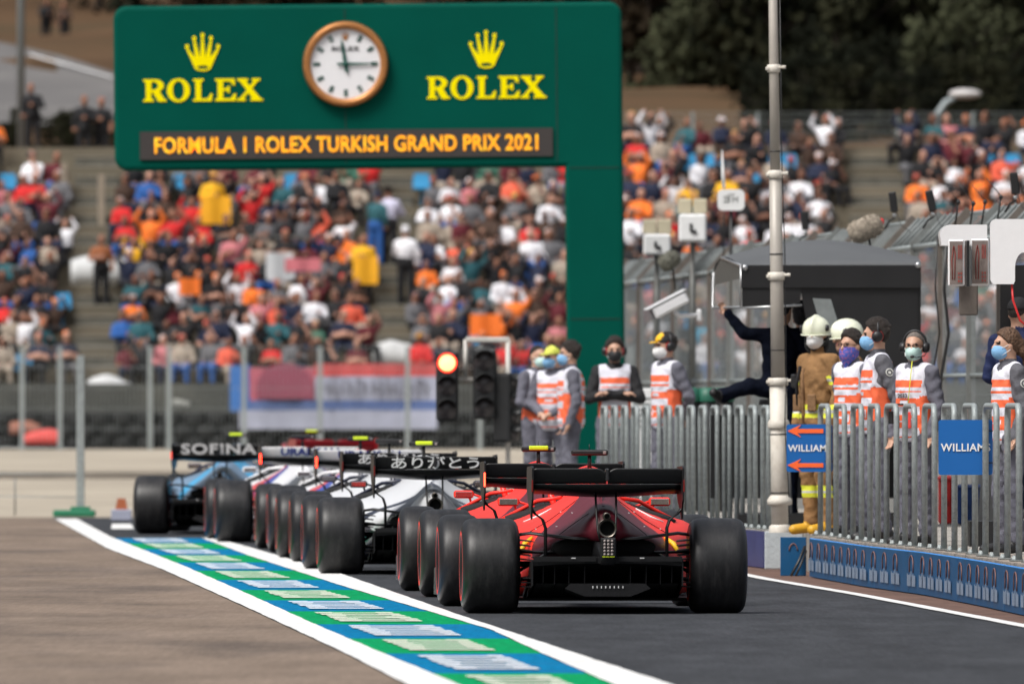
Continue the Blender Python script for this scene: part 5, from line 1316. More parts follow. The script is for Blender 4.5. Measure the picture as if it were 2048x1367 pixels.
# ------------------------------------------------------------------ pit wall shelters
CANV = mat('dark_grey_canopy_cloth', (.085, .09, .095), .75, var=.08, scale=2, bump=.3, bscale=5)
BLK = mat('black_shelter_panel', (.008, .008, .009), .45, var=.15, scale=4)
CLEAR = mat('clear_plastic_side', (.45, .47, .45), .15, var=.1, alpha=.28)
CHROME = mat('aluminium_frame', (.45, .46, .47), .3, metal=.8, var=.1)
SY = 130.6; ss = FPX / SY
def sx_(px): return (px - CX) / ss
def sz(py): return H + (HY - py) / ss
sh = thing('pit_wall_shelter', 'black team shelter with a grey domed canopy on the pit wall', 'shelter', (sx_(1662), SY, PZ))
def rx(px): return sx_(px) - sx_(1662)
def rz_(py): return sz(py) - PZ
DEP = 3.0; bx = .30                                    # depth along the lane and how far the far end shifts left
mb = MB(); rings = []
for k in range(9):
    t = k / 8; y = DEP * t; off = -.70 * t * .55
    arch = 1.0
    row = []
    for q in range(15):
        u = q / 14; x = rx(1480) + (rx(1842) - rx(1480)) * u
        z = rz_(530) + (.245 * math.sin(math.pi * min(1, max(0, (u * 1.0)))) ** .8) * (1 if k not in () else 0)
        row.append((x + off * 0, y, z))
    rings.append(row)
prof = [(1432, 545), (1480, 528), (1480, 520)]
tops = [(1484, 527), (1450, 505), (1500, 492), (1560, 484), (1640, 481), (1720, 487), (1780, 502), (1843, 524)]
front = [(rx(1482), rz_(531)), (rx(1842), rz_(523))]
# canopy skin: front edge straight, ridge arched behind it
ridge = [(rx(1448) + (rx(1842) - rx(1448)) * u, rz_(512) + .185 * math.sin(math.pi * (u * .88 + .06)) ** 1.1 - .02) for u in np.linspace(0, 1, 17)]
fr = [(front[0][0] + (front[1][0] - front[0][0]) * u, front[0][1] + (front[1][1] - front[0][1]) * u) for u in np.linspace(0, 1, 17)]
def blend(t): return [(a[0] * (1 - t) + b[0] * t, .0 + 1.5 * t, a[1] + (b[1] - a[1]) * math.sin(t * math.pi / 2)) for a, b in zip(fr, ridge)]
rows = [[(a[0], -.01, a[1] - .035) for a in fr]] + [blend(t) for t in (0, .1, .25, .45, .7, 1.0)] + [[(x - .05, 2.2, z - .06) for x, z in ridge], [(x - .08, 2.9, z - .26) for x, z in ridge]]
mb.loft(rows, close=False, cap0=False, cap1=False); cn = mb.build('canopy', CANV, sh)
mb = MB(); mb.box(((front[0][0] + front[1][0]) / 2, -.005, (rz_(530) + rz_(575)) / 2), (front[1][0] - front[0][0], .02, rz_(530) - rz_(575)))
mb.build('valance', BLK, sh)
mb = MB()
mb.add([(rx(1484), 0, rz_(570)), (rx(1604), 0, rz_(570)), (rx(1600), .0, rz_(606)), (rx(1484), .0, rz_(616))], [(0, 1, 2, 3)])
mb.add([(rx(1600), .02, rz_(570)), (rx(1836), .02, rz_(570)), (rx(1836), .02, rz_(830)), (rx(1655), .02, rz_(830)), (rx(1612), .02, rz_(640))], [(0, 1, 2, 3, 4)]); 
mb.prism([(rx(1836), rz_(830)), (rx(1842), rz_(830)), (rx(1842), rz_(524)), (rx(1836), rz_(524))], (0, .03, 0), (1, 0, 0), (0, 0, 1), -2.9)
mb.prism([(rx(1430), rz_(1000)), (rx(1836), rz_(1000)), (rx(1836), rz_(560)), (rx(1660), rz_(560)), (rx(1660), rz_(830)), (rx(1430), rz_(830))], (0, 3.0, 0), (1, 0, 0), (0, 0, 1), -.02)
mb.build('wall_panel', BLK, sh)
MB().prism([(rx(1625), rz_(596)), (rx(1662), rz_(598)), (rx(1682), rz_(664)), (rx(1645), rz_(662))], (0, .012, 0), (1, 0, 0), (0, 0, 1), .004).build('window', mat('grey_window_view', (.20, .22, .22), .2, var=.2, scale=8), sh)
MB().add([(rx(1482), 0, rz_(614)), (rx(1482), 0, rz_(531)), (rx(1448), 1.5, rz_(512)), (rx(1434), 2.2, rz_(540)), (rx(1432), 2.2, rz_(610))], [(0, 1, 2, 3, 4)]).build('clear_side', CLEAR, sh)
mb = MB(); mb.tube([(rx(1482), 0, rz_(614)), (rx(1482), 0, rz_(531)), (rx(1448), 1.5, rz_(512))], .014, 6); mb.tube([(rx(1482), 0, rz_(614)), (rx(1432), 2.2, rz_(612)), (rx(1434), 2.2, rz_(540))], .012, 6); mb.tube([(rx(1604), -.02, rz_(610)), (rx(1482), 0, rz_(616))], .012, 6); mb.build('frame_tube', CHROME, sh)
for px_, py_ in ((1490, 535), (1836, 530)): MB().ell((rx(px_), -.02, rz_(py_)), (.028, .02, .028)).build('corner_bolt', CHROME, sh)
MB().box((rx(1640), 1.2, .06), (1.5, 2.4, .12)).build('base_step', BLK, sh)

WHP = mat('white_glossy_shell', (.78, .78, .79), .3, var=.03, coat=.3)
WSY = 112.0; ws = FPX / WSY
def wx_(px): return (px - CX) / ws - (1975 - CX) / ws
def wz_(py): return H + (HY - py) / ws - PZ
wsld = thing('pit_wall_stand', 'white rounded team stand with two mirrored screens at the right edge', 'pit stand', ((1975 - CX) / ws, WSY, PZ))
arch = [(wx_(2130), wz_(438)), (wx_(1992), wz_(438))] + [(wx_(1992) - .045 * math.sin(a_), wz_(438) - .045 + .045 * math.cos(a_)) for a_ in np.linspace(.2, math.pi / 2, 5)] + [(wx_(1981), wz_(560)), (wx_(1986), wz_(568)), (wx_(2027), wz_(568)), (wx_(2030), wz_(562))] + [(wx_(2030) + .07 - .07 * math.cos(a_), wz_(535) + .12 * math.sin(a_)) for a_ in np.linspace(0, math.pi / 2, 7)] + [(wx_(2130), wz_(503))]
MB().prism(arch, (0, .1, 0), (1, 0, 0), (0, 0, 1), .10).build('shell', WHP, wsld)
MB().prism([(x - .30, z - .03) for x, z in [(wx_(2060), wz_(438)), (wx_(1985), wz_(438))] + [(wx_(1985) - .08 * math.sin(a_), wz_(438) - .08 + .08 * math.cos(a_)) for a_ in np.linspace(.2, math.pi / 2, 6)] + [(wx_(1968), wz_(480)), (wx_(2060), wz_(480))]], (0, 1.6, 0), (1, 0, 0), (0, 0, 1), .5).build('roof_shell', WHP, wsld)
SCR = mat('mirrored_red_print_screen', (.36, .30, .28), .12, var=.3, scale=8, metal=.5)
SRED = mat('dull_red_print', (.30, .05, .04), .4)
for i, (a, b, y) in enumerate(((1903, 1936, .9), (1944, 1982, .4))):
    x0, x1, z0, z1 = wx_(a), wx_(b), wz_(570), wz_(476)
    m_ = MB(); m_.box(((x0 + x1) / 2, y, (z0 + z1) / 2), (x1 - x0, .03, z1 - z0), 0, None, .012); s1 = m_.build('screen_frame', WHP, wsld)
    m_ = MB(); m_.box(((x0 + x1) / 2, y - .018, (z0 + z1) / 2), (x1 - x0 - .025, .006, z1 - z0 - .03)); m_.build('screen', SCR, s1)
    m_ = MB(); xm = (x0 + x1) / 2
    m_.tube([(xm - .03, y - .023, z0 + .05), (xm - .035, y - .023, z0 + .2), (xm - .02, y - .023, z1 - .05), (xm - .008, y - .023, z1 - .12), (xm - .012, y - .023, z0 + .05)], .004, 4)
    for q in range(3): m_.box((xm + .018 + .012 * q, y - .023, z1 - .10), (.006, .003, .11))
    for q in range(2):
        for r_ in range(3): m_.box((xm + .02 + .02 * q, y - .023, z0 + .04 + .03 * r_), (.012, .003, .016))
    m_.build('screen_print', SRED, s1)
MB().box((wx_(1938), .45, (wz_(480) + wz_(572)) / 2), (.022, .5, wz_(480) - wz_(572))).build('screen_gap', BLK, wsld)
MB().box((wx_(1945), 1.0, wz_(598)), (.15, .05, .24), 0, None, .01).build('hanging_box', BROWNST, wsld)
MB().box((wx_(2080), 1.5, wz_(680)), (.55, .8, 1.2)).build('stand_body', BLK, wsld)
MB().tube([(wx_(2024), .04, wz_(568)), (wx_(2026), .0, wz_(600)), (wx_(2040), .0, wz_(640)), (wx_(2062), 0, wz_(660))], .009, 7).build('red_cable', REDP, wsld)
MB().box((wx_(2060), 1.3, .10), (.9, 1.0, .2)).build('base_step', BLK, wsld)

# ------------------------------------------------------------------ small equipment on the fence
FUR = mat('beige_fur_windshield', (.34, .29, .23), .95, var=.35, scale=40, bump=1.0, bscale=90)
FURD = mat('grey_green_fur_windshield', (.15, .15, .12), .95, var=.35, scale=40, bump=1.0, bscale=90)
def fluffy(label, px, py, Y, L, r_, yaw, pitch, m, stalk):
    s_ = FPX / Y; c = P(px, py, Y); t = thing('fur_microphone', label, 'microphone', c)
    M = Euler((0, R(pitch), R(yaw))).to_matrix().to_4x4(); mb = MB()
    rr = random.Random(3); rings = []
    for q in range(13):
        u = -1 + 2 * q / 12; x = u * L / 2; ra = r_ * (1 - abs(u) ** 4.5) ** .5 if abs(u) < 1 else .002
        rings.append([(x, math.cos(a_) * (ra + rr.uniform(-.004, .006)), math.sin(a_) * (ra + rr.uniform(-.004, .006))) for a_ in np.linspace(0, 2 * math.pi, 25)[:-1]])
    mb.loft(rings, M=M)
    for q in range(500):
        u = rr.uniform(-.95, .95); a_ = rr.random() * 6.28; ra = r_ * (1 - abs(u) ** 4.5) ** .5
        p0 = Vector((u * L / 2, math.cos(a_) * ra, math.sin(a_) * ra)); d_ = Vector((rr.uniform(-.3, .3), math.cos(a_) + rr.uniform(-.4, .4), math.sin(a_) + rr.uniform(-.4, .4))) * .018; s2 = Vector((.004, 0, 0))
        mb.add([p0 - s2, p0 + s2, p0 + d_], [(0, 1, 2)], 0, False, M)
    mb.build('fur_cover', m, t); MB().tube([(.03, 0, -r_ * .6), (.05, .0, -r_ - .10), (.06, .1, -r_ - .22)], .012, 6).build('stand', BLACKP, t)
    e = M @ Vector((L / 2 - .01, 0, 0)); MB().ell(e, (.03, .03, .035)).build('end_cap', REDP if m is FUR else BLACKP, t)
    return t
fluffy('large beige fur covered microphone above the dark canopy', 1731, 457, 133.0, .36, .105, 20, -22, FUR, 1)
fluffy('small grey fur covered microphone left of the dark canopy', 1339, 521, 150.0, .25, .085, 30, -30, FURD, 1)
c = P(1340, 612, 146.0)
t = thing('security_camera', 'white security camera on a bracket angled down the lane', 'security camera', c)
M = Euler((0, R(-27), R(12))).to_matrix().to_4x4(); mb = MB(); mb.box((0, 0, .01), (.40, .13, .12), 0, M, .025); mb.box((-.02, 0, .085), (.46, .15, .012), 0, M, .004); mb.build('camera_housing', WHP, t)
MB().add([M @ Vector(v) for v in ((-.2005, -.05, -.04), (-.2005, .05, -.04), (-.2005, .05, .06), (-.2005, -.05, .06))], [(0, 1, 2, 3)]).build('camera_window', BLK, t)
mb = MB(); mb.tube([(.05, .05, -.06), (.10, .10, -.10), (.30, .25, -.09)], .022, 8); mb.box((.30, .25, -.09), (.05, .08, .12), 0, None, .01); mb.build('bracket', WHP, t)
BEI = mat('beige_metal_box', (.52, .47, .34), .5, var=.06, scale=6); BOXW = mat('white_metal_box', (.72, .73, .73), .45, var=.05, scale=4)
def rfbox(label, px0, px1, py0, py1, py2, Y):
    s_ = FPX / Y; c = P((px0 + px1) / 2, py2, Y); wd = (px1 - px0) / s_; h1 = (py1 - py0) / s_; h2 = (py2 - py1) / s_
    t = thing('equipment_box', label, 'equipment box', c)
    MB().box((0, 0, h2 / 2), (wd * .95, .3, h2), 0, None, .025).build('cabinet', BOXW, t)
    for q in (-1, 1): MB().box((q * wd * .26, 0, h2 + h1 / 2), (wd * .47, .2, h1 * .94), 0, None, .012).build('beacon', BEI, t)
    mb = MB(); mb.box((-.02, -.16, h2 * .5), (.03, .02, h2 * .3), 0, Matrix.Rotation(R(0), 4, 'Y')); mb.box((.02, -.16, h2 * .35), (.05, .02, .04)); mb.build('latch', BLACKP, t)
    MB().tube([(0, .1, 0), (0, .1, -1.6)], .03, 8).build('mount_pole', GALV_D, t)
rfbox('white box with two beige beacons, lower one of the pair by the gantry', 1285, 1343, 438, 468, 510, 175.0)
rfbox('white box with two beige beacons, taller one right of its neighbour', 1356, 1414, 397, 428, 483, 168.0)
c = P(1462, 421, 160.0); t = thing('marker_screen', 'white rounded number screen on a thin pole above the fence', 'screen', c)
mb = MB(); wq = 54 / (FPX / 160.0); mb.prism(rrect(-wq / 2, wq / 2, 0, wq * .78, .06, 6), (0, .05, 0), (1, 0, 0), (0, 0, 1), .10); so2 = mb.build('panel', BOXW, t)
mb = MB()
for q, (x, z, w2, h2) in enumerate(((-.05, .155, .07, .012), (-.05, .125, .06, .012), (-.05, .095, .07, .012), (-.02, .125, .012, .07), (.02, .125, .012, .07), (.07, .125, .012, .07), (.045, .13, .03, .012), (0, .18, .08, .008))): mb.box((x, -.052, z), (w2, .004, h2))
mb.build('number_print', GALV_D, so2); MB().tube([(0, .0, 0), (0, .02, -1.2)], .018, 8).build('pole', BLACKP, t)
c = P(1444, 300, 160.0); t = thing('spike_aerial', 'slim white pointed aerial rising behind the number screen', 'aerial', c); MB().tube([(0, 0, 0), (.012, 0, -.28), (.02, 0, -.42)], [.004, .02, .02], 8).build('radome', BOXW, t); MB().tube([(.02, 0, -.42), (.02, .02, -1.4)], .008, 6).build('rod', BLACKP, t)
def ant(label, px, py, Y, lean, hgt=.20):
    c = P(px, py, Y); t = thing('panel_aerial', label, 'aerial', c, 0, 'black panel aerials clamped to the fence top')
    MB().box((0, 0, hgt / 2), (.075, .05, hgt), 0, Matrix.Rotation(R(lean), 4, 'Y'), .010).build('panel', BLACKP, t)
    MB().tube([(0, 0, .01), (.01, .02, -.05), (-.05, .06, -.09), (-.09, .1, -.16)], .010, 6).build('bracket', BLACKP, t); MB().ell((0, .01, -.03), (.022, .022, .022)).build('clamp', CHROME, t)
    MB().tube([(.02, 0, -.0), (.06, 0, -.12), (.16, .02, -.20)], .003, 4).build('cable', BLACKP, t)
ant('small black panel aerial just right of the tall pole', 1611, 460, 150.0, -3); ant('black panel aerial above the large fur microphone', 1789, 424, 140.0, -7); ant('black panel aerial tilted left over the white stand', 1866, 422, 135.0, -12); ant('black panel aerial at the right edge of the fence top', 2031, 388, 130.0, -5)
for i, (px, py, L) in enumerate(((1905, 402, .20), (1935, 405, .24), (1958, 402, .20), (1990, 392, .22))):
    c = P(px + 12, py, 132.0); t = thing('whip_aerial', 'thin black whip aerial on the fence top, %s from the left' % ORD[i], 'aerial', c, 0, 'whip aerials on the fence top'); MB().tube([(0, 0, 0), (-L * .6, 0, L * .75)], [.006, .003], 5).build('whip', BLACKP, t); MB().ell((0, 0, -.01), (.02, .02, .025)).build('base', BLACKP, t); MB().tube([(0, 0, -.01), (-.03, .05, -.22)], .009, 5).build('arm', BLACKP, t)
for i, (px, Y) in enumerate(((1875, 131), (1893, 130.5))):
    c = P(px, 470, Y); t = thing('hanging_cable', ('thick' if i else 'thin') + ' black cable loop hanging down the fence by the white stand', 'cable', c); MB().tube([(0, 0, 0), (-.02, 0, -.5), (.02, 0, -.9), (-.05, 0, -1.3), (-.07, 0, -1.75)], .016 if i else .008, 6).build('strand', BLACKP, t)

# crates and cans on the platform behind the railing
CRB = mat('blue_plastic_crate', (.01, .05, .20), .45, var=.15)
def crate(label, px0, px1, py0, Y, m, nm='storage_crate'):
    s_ = FPX / Y; x0, x1 = (px0 - CX) / s_, (px1 - CX) / s_; ht = H + (HY - py0) / s_ - PZ; t = thing(nm, label, 'crate' if nm == 'storage_crate' else 'fuel can', ((x0 + x1) / 2, Y, PZ))
    mb = MB(); mb.box((0, 0, ht / 2), (x1 - x0, .3, ht), 0, None, .02)
    mb.build('tub', m, t); mb = MB(); mb.box((0, 0, ht * .93), (x1 - x0 + .02, .32, ht * .08), 0, None, .01); mb.box((0, -.155, ht * .5), ((x1 - x0) * .6, .02, ht * .08)); mb.build('rim', m, t)
crate('red plastic fuel can behind the railing by the plain blue board', 1877, 1904, 950, 134.5, REDP, 'fuel_can'); crate('dark blue plastic crate standing beside the red fuel can', 1914, 1986, 968, 134.0, CRB)
BING = mat('dark_green_lid', (.015, .11, .07), .5, var=.1)
for i, px in enumerate((1382, 1415, 1450)):
    c = P(px, 812, 150.0); t = thing('lidded_drum', 'dark drum with green lid behind the far hoops, %s from the left' % ORD[i], 'drum', (c.x, 150.0, PZ), 0, 'green lidded drums')
    MB().lathe([(0, 0), (.085, 0), (.09, 1.18), (0, 1.18)], (0, 0, 0), 'z', 18).build('drum', BLACKP, t); MB().lathe([(.10, 1.16), (.105, 1.20), (.09, 1.30), (0, 1.31)], (0, 0, 0), 'z', 18).build('lid', BING, t)
c = P(1283, 812, 152.0); t = thing('white_cabinet', 'white slatted cabinet behind the marshal with folded arms', 'cabinet', (c.x, 152.0, PZ)); mb = MB(); mb.box((0, 0, .65), (.22, .3, 1.3), 0, None, .01)
mb.build('case', BOXW, t); mb = MB()
for q in range(6): mb.box((0, -.155, .9 + .06 * q), (.19, .012, .012))
mb.build('louvre', GALV, t)

# ------------------------------------------------------------------ people on the platform
def stand(px, Y): return ((px - CX) * Y / FPX, Y, PZ)
def person_at(label, px, py_head, Y, face, **k):
    """scale the figure so its crown meets photo row py_head"""
    extra = .05 if k.get('helmet') else (.01 if k.get('cap') else 0)
    top_z = H + (HY - py_head) * Y / FPX - PZ - k.get('lift', 0)
    lift = k.pop('lift', 0); hh = (top_z - extra) / 1.775 * 1.76
    x, y, z = stand(px, Y); return person(label, (x, y, z + lift), face, hh, **k)
person_at('firefighter in tan suit and cream helmet beside the pale pole, white mask', 1636, 628, 124.2, -58, top=TAN, legs=TAN, shoe=BOOT, helmet=True, mask=MASKW, bands=True, head=40, wide=1.16, arms='down')
person_at('firefighter mostly hidden behind the two marshals, only cream helmet showing', 1697, 636, 127.0, -70, top=TAN_D, legs=TAN_D, shoe=BOOT, helmet=True, bands=True)
person_at('marshal in glasses with a blue patterned bandana over his face', 1705, 662, 121.0, -48, vest=True, mask=BANDANA, maskkind='bandana', glasses=True, hairdo='full', head=4, arms='back')
person_at('dark haired marshal facing left with black ear defenders and blue mask', 1756, 640, 117.0, -78, top=DGREY, vest=True, mask=MASKB, headset='red', hairdo='full', head=-14, arms='back', badge=True)
person_at('grey haired marshal with glasses, headset microphone and pale green mask', 1832, 663, 113.5, -48, vest=True, mask=MASKG, headset='mic', hairdo='crop', hair=HAIRG, glasses=True, head=34, bib=True, arms='down', wide=1.06, skin=SKIN)
person_at('woman marshal with curly brown ponytail and blue mask at right edge', 2018, 658, 107.2, -66, top=DGREY, vest=True, mask=MASKB, maskkind='flat', hair=HAIRC, hairdo='pony', head=-12, arms='down', wide=.94, badge=True)
person_at('person in black cap and blue top standing in the white stand', 2036, 594, 112.9, 150, top=BLUEC, legs=NAVY, hairdo='crop', cap=(BLACKC, BLACKC), lift=.20, arms='front', wide=1.1)
person_at('marshal in white vest and black cap with yellow front, hands behind back', 1334, 664, 140.0, -55, vest=True, cap=(BLACKC, YEL), mask=MASKW, headset='red', head=-12, arms='back', vox=.011)
person_at('marshal in black shirt and white vest, arms folded, before the green post', 1229, 676, 147.5, 2, top=BLACKC, vest=True, mask=MASKK, headset='red', hairdo='full', arms='crossed', vox=.011)
person_at('marshal with grey back turned, rightmost of the huddle of three', 1142, 684, 150.5, -84, vest=True, mask=MASKB, hairdo='full', head=-5, arms='down', vox=.012, wide=1.08)
person_at('marshal in lime cap and blue mask, middle of the huddle of three', 1106, 690, 152.0, -20, vest=True, mask=MASKB, cap=(LIMEC, LIMEC), arms='front', head=-25, vox=.012)
person_at('marshal in pale mask at the left of the huddle of three', 1074, 690, 152.8, 40, vest=True, mask=MASKG, hairdo='crop', arms='front', vox=.012)
# figure sitting up in the shelter with one arm on the canopy and one leg stretched out
c = P(1556, 772, 131.9)
pose = dict(hip=(0, 0, 0), chest=(.02, -.02, .34), neck=(.03, -.02, .55), headc=(.05, -.03, .70), hpr=(-.07, -.05, -.02), hpl=(.07, .04, -.02), knr=(-.27, -.10, .0), anr=(-.53, -.10, -.09), tor=(-.60, -.20, -.06), knl=(.10, -.35, -.05), anl=(.12, -.32, -.50), tol=(.10, -.45, -.55),
            shr=(-.14, -.02, .47), shl=(.19, 0, .48), elr=(-.32, -.04, .49), wrr=(-.455, .0, .665), ell=(.30, -.05, .22), wrl=(.16, -.2, .05))
person('person in navy kit perched under the canopy, arm raised and leg stretched out', (c.x, 131.9, c.z), 0, 1.76, 150, top=NAVY, legs=NAVY, hairdo='full', hair=BLACKC, pose=pose, vox=.011)
fm = [o for o in bpy.data.objects if o.get('label', '').startswith('firefighter in tan suit')][0]
kf_ = 1.86 / 1.76
MB().tube([(.0, -.150, 1.44), (.0, -.158, 1.25), (.0, -.150, 1.08), (0, -.148, .84)], .022, 6, flat=.4).build('jacket_placket', TAN_D, fm)
MB().box((-.115, -.140, 1.14), (.12, .03, .15), 0, None, .012).build('jacket_pocket', TAN_D, fm); MB().box((.115, -.140, 1.14), (.12, .03, .15), 0, None, .012).build('jacket_pocket', TAN_D, fm)
MB().tube([(-.07, -.14, 1.46), (-.10, -.158, 1.30), (-.09, -.150, 1.12)], .018, 6, flat=.5).build('harness_strap', BLACKC, fm); MB().box((-.13, -.16, 1.33), (.07, .05, .12), 0, None, .015).build('radio', BLACKP, fm)
stool = thing('bar_stool', 'dark stool under the person perched beneath the canopy', 'stool', (c.x, 131.95, PZ)); MB().lathe([(0, .0), (.17, .0), (.18, -.05), (.0, -.06)], (0, 0, c.z - PZ - .12), 'z', 18).build('seat', BLK, stool)
for a_ in range(4): MB().tube([(.10 * math.cos(a_ * 1.57 + .8), .10 * math.sin(a_ * 1.57 + .8), c.z - PZ - .17), (.18 * math.cos(a_ * 1.57 + .8), .18 * math.sin(a_ * 1.57 + .8), 0)], .014, 6).build('leg', CHROME, stool)
person_at('person in navy kit standing in the dark beneath the canopy', 1607, 606, 132.6, 170, top=NAVY, legs=NAVY, hairdo='full', hair=BLACKC, vox=.012)

# ------------------------------------------------------------------ far side: gravel trap edge, tyre wall, banner, catch fences
TYRW = mat('dark_tyre_wall', (.022, .023, .023), .85, spec=.2, var=.5, scale=1.5, bump=.8, bscale=5)
tw = thing('tyre_wall', 'long dark tyre wall along the back of the gravel trap', 'tyre wall', (0, 313, .5))
mb = MB()
for i in range(52):
    x = -13.2 + i * .52
    for k in range(3):
        mb.lathe([(.10, -.13), (.24, -.13), (.27, -.08), (.27, .08), (.24, .13), (.10, .13)], (x + (.26 if k % 2 else 0), 0, .14 + .27 * k), 'z', 10)
mb.build('tyre_stack', TYRW, tw); MB().box((0, .45, .70), (27, .12, 1.5)).build('back_board', mat('dark_olive_backing', (.06, .062, .055), .9, var=.35, scale=1.2, dirt=((.12, .12, .10), .5, .6)), tw)
kb = mat('grey_gravel_kerb', (.19, .17, .145), .9, var=.3, scale=1)
mb = MB(); yk = 246.0; mb.box((-2, yk, tz(0, yk) + .05), (40, .25, .14)); tag(mb.build('gravel_kerb', kb), kind='structure')
BN = [mat('red_banner_band', (.52, .07, .07), .7, var=.25, scale=.8), mat('pale_blue_banner_cloth', (.36, .38, .48), .8, var=.3, scale=.7), mat('blue_banner_band', (.08, .13, .31), .8, var=.3, scale=.8), mat('grey_banner_marks', (.20, .20, .25), .7, var=.2), mat('bright_blue_banner_cloth', (.03, .14, .42), .7, var=.12, scale=.8), mat('maroon_banner_cloth', (.26, .06, .10), .8, var=.2, scale=.8), mat('salmon_banner_cloth', (.42, .10, .14), .8, var=.3, scale=.8)]
BY = 311.3; bs = FPX / BY
bn = thing('trackside_banner', 'long red, white and blue banner hung on the fence below the crowd', 'banner', ((668 - CX) / bs, BY, H + (HY - 856) / bs))
def bx_(px): return (px - 668) / bs
def bz_(py): return (856 - py) / bs
def cloth(mb, x0, x1, z0, z1, m, y=0.0, n=24):
    xs2 = np.linspace(x0, x1, n); a = [(x, y + .03 * math.sin(x * 5) + .02 * math.sin(x * 13), z0) for x in xs2] + [(x, y + .03 * math.sin(x * 5 + .4) + .02 * math.sin(x * 13), z1) for x in xs2]
    a2 = [(v[0], v[1] + .012, v[2]) for v in a]; N = 2 * n
    mb.add(a + a2, [(i, i + 1, n + i + 1, n + i) for i in range(n - 1)] + [(N + i, N + n + i, N + n + i + 1, N + i + 1) for i in range(n - 1)], m, True)
mb = MB(); cloth(mb, bx_(630), bx_(874), bz_(752), bz_(727), 0); cloth(mb, bx_(630), bx_(874), bz_(800), bz_(752), 1); cloth(mb, bx_(500), bx_(874), bz_(820), bz_(800), 2); cloth(mb, bx_(478), bx_(874), bz_(858), bz_(820), 1); mb.build('banner_cloth', BN, bn)
mb = MB(); rr = random.Random(4)
for q in range(15):
    x = bx_(640 + q * 15); mb.box((x, -.06, bz_(775)), (.06, .02, rr.uniform(.25, .42))); 
    if q % 2: mb.box((x + .06, -.06, bz_(rr.choice((760, 775, 790)))), (.10, .02, .06))
mb.build('banner_print', BN[3], bn)
mb = MB(); cloth(mb, bx_(460), bx_(500), bz_(822), bz_(730), 4, .02, 8); cloth(mb, bx_(498), bx_(634), bz_(808), bz_(735), 6, .02, 16); mb.build('side_cloth', BN, bn)
mb = MB(); mb.prism([(bx_(512), bz_(796)), (bx_(628), bz_(796))] + [(bx_(570) + (58 / bs) * math.cos(a_), bz_(778) + (52 / bs) * math.sin(a_)) for a_ in np.linspace(0, math.pi, 15)], (0, -.04, 0), (1, 0, 0), (0, 0, 1), .02); mb.build('dome_print', BN[5], bn)
def catch(label, posts, Y, z0, z1, hz=6, vstep=.12, r_=.035, wire=.006):
    s_ = FPX / Y; xs2 = [(p - CX) / s_ for p in posts]; t = thing('catch_fence', label, 'fence', ((xs2[0] + xs2[-1]) / 2, Y, z0)); mx = (xs2[0] + xs2[-1]) / 2
    for x in xs2: MB().box((x - mx, 0, (z1 - z0) / 2), (r_ * 2, r_ * 2, z1 - z0)).build('post', GALV, t)
    mb = MB(); x = xs2[0] - mx
    while x < xs2[-1] - mx: mb.box((x, -.02, (z1 - z0) / 2), (wire, wire, z1 - z0)); x += vstep
    for i in range(hz + 1): mb.box(((xs2[0] + xs2[-1]) / 2 - mx, -.03, (z1 - z0 - .03) * i / hz + .015), (xs2[-1] - xs2[0], wire * 1.3, wire * 1.3))
    mb.build('mesh', WIRE, t)
catch('grey catch fence with tall posts standing before the crowd and banner', [-60, 44, 120, 300, 338, 488, 640, 815, 960, 1110, 1260, 1420], 309.0, .5, 2.75, 5, .09, .05, .006)
catch('faint mesh fence along the back of the stand at top right', [1240, 1300, 1385, 1515, 1655, 1795, 1945, 2090], 350.5, 7.7, 8.68, 4, .07, .035, .007)
t = thing('fence_post', 'tall grey post on a green foot beside the gravel trap', 'post', G(161, 1032)); sp = FPX / G(161, 1032).y
mb = MB(); mb.box((0, 0, 160 / sp), (16 / sp, .10, 322 / sp), 0, None, .008); mb.build('upright', GALV, t); mb = MB(); mb.box((-.08, 0, .04), (84 / sp, .4, .09), 0, None, .02); mb.box((0, 0, .10), (.26, .26, .06), 0, None, .01); mb.build('green_foot', mat('green_rubber_foot', (.01, .16, .08), .6, var=.1), t)
for z in (.25, .55, .9): MB().tube([(0, 0, z), (-1.6, .4, z + .02)], .006, 5).build('wire', WIRE, t)
t = thing('fence_post', 'thin short post left of the tall green footed one', 'post', G(30, 1030)); MB().tube([(0, 0, 0), (0, 0, .5)], .012, 6).build('upright', GALV_D, t)
t = thing('marker_board', 'small orange and pale blue marker at the pit exit edge', 'marker', G(243, 1040)); MB().box((0, 0, .07), (.26, .08, .14), 0, None, .01).build('base', BN[1], t); MB().prism([(-.08, 0), (.08, 0), (.05, .14), (-.05, .14)], (0, .02, .14), (1, 0, 0), (0, 0, 1), .04).build('orange_top', mat('faded_orange', (.42, .12, .05), .7), t)
def tarp(label, px0, px1, py0, py1, Y, m, nm='tarpaulin', cat='tarpaulin', skew=0):
    s_ = FPX / Y; wd, ht = (px1 - px0) / s_, (py1 - py0) / s_; c = P((px0 + px1) / 2, py1, Y)
    if 338 < Y < 350: i = row_at(py1); Y = tread_y(i); c = Vector((((px0 + px1) / 2 - CX) * Y / FPX, Y, tread_z(i) + .02))
    rr = random.Random(int(px0)); mb = MB(); rings = []
    for i in range(9):
        u = i / 8; top_ = ht * (.75 + .25 * math.sin(u * 3.0 + rr.random() * .5)) * (1 + skew * (u - .5)); x = (u - .5) * wd
        rings.append([(x, -.2, 0), (x, -.22 + rr.uniform(-.03, .03), top_ * .5), (x, -.08, top_ * .92), (x, .05, top_), (x, .2, top_ * .6), (x, .25, 0)])
    mb.loft(rings); o = mb.build(nm, m, None, c); return tag(o, label, cat)
TWH = mat('white_tarpaulin', (.56, .57, .57), .7, var=.25, scale=1.2, dirt=((.35, .36, .36), 1.2, .6)); TRD = mat('salmon_red_tarpaulin', (.60, .07, .06), .7, var=.15, scale=1.2)
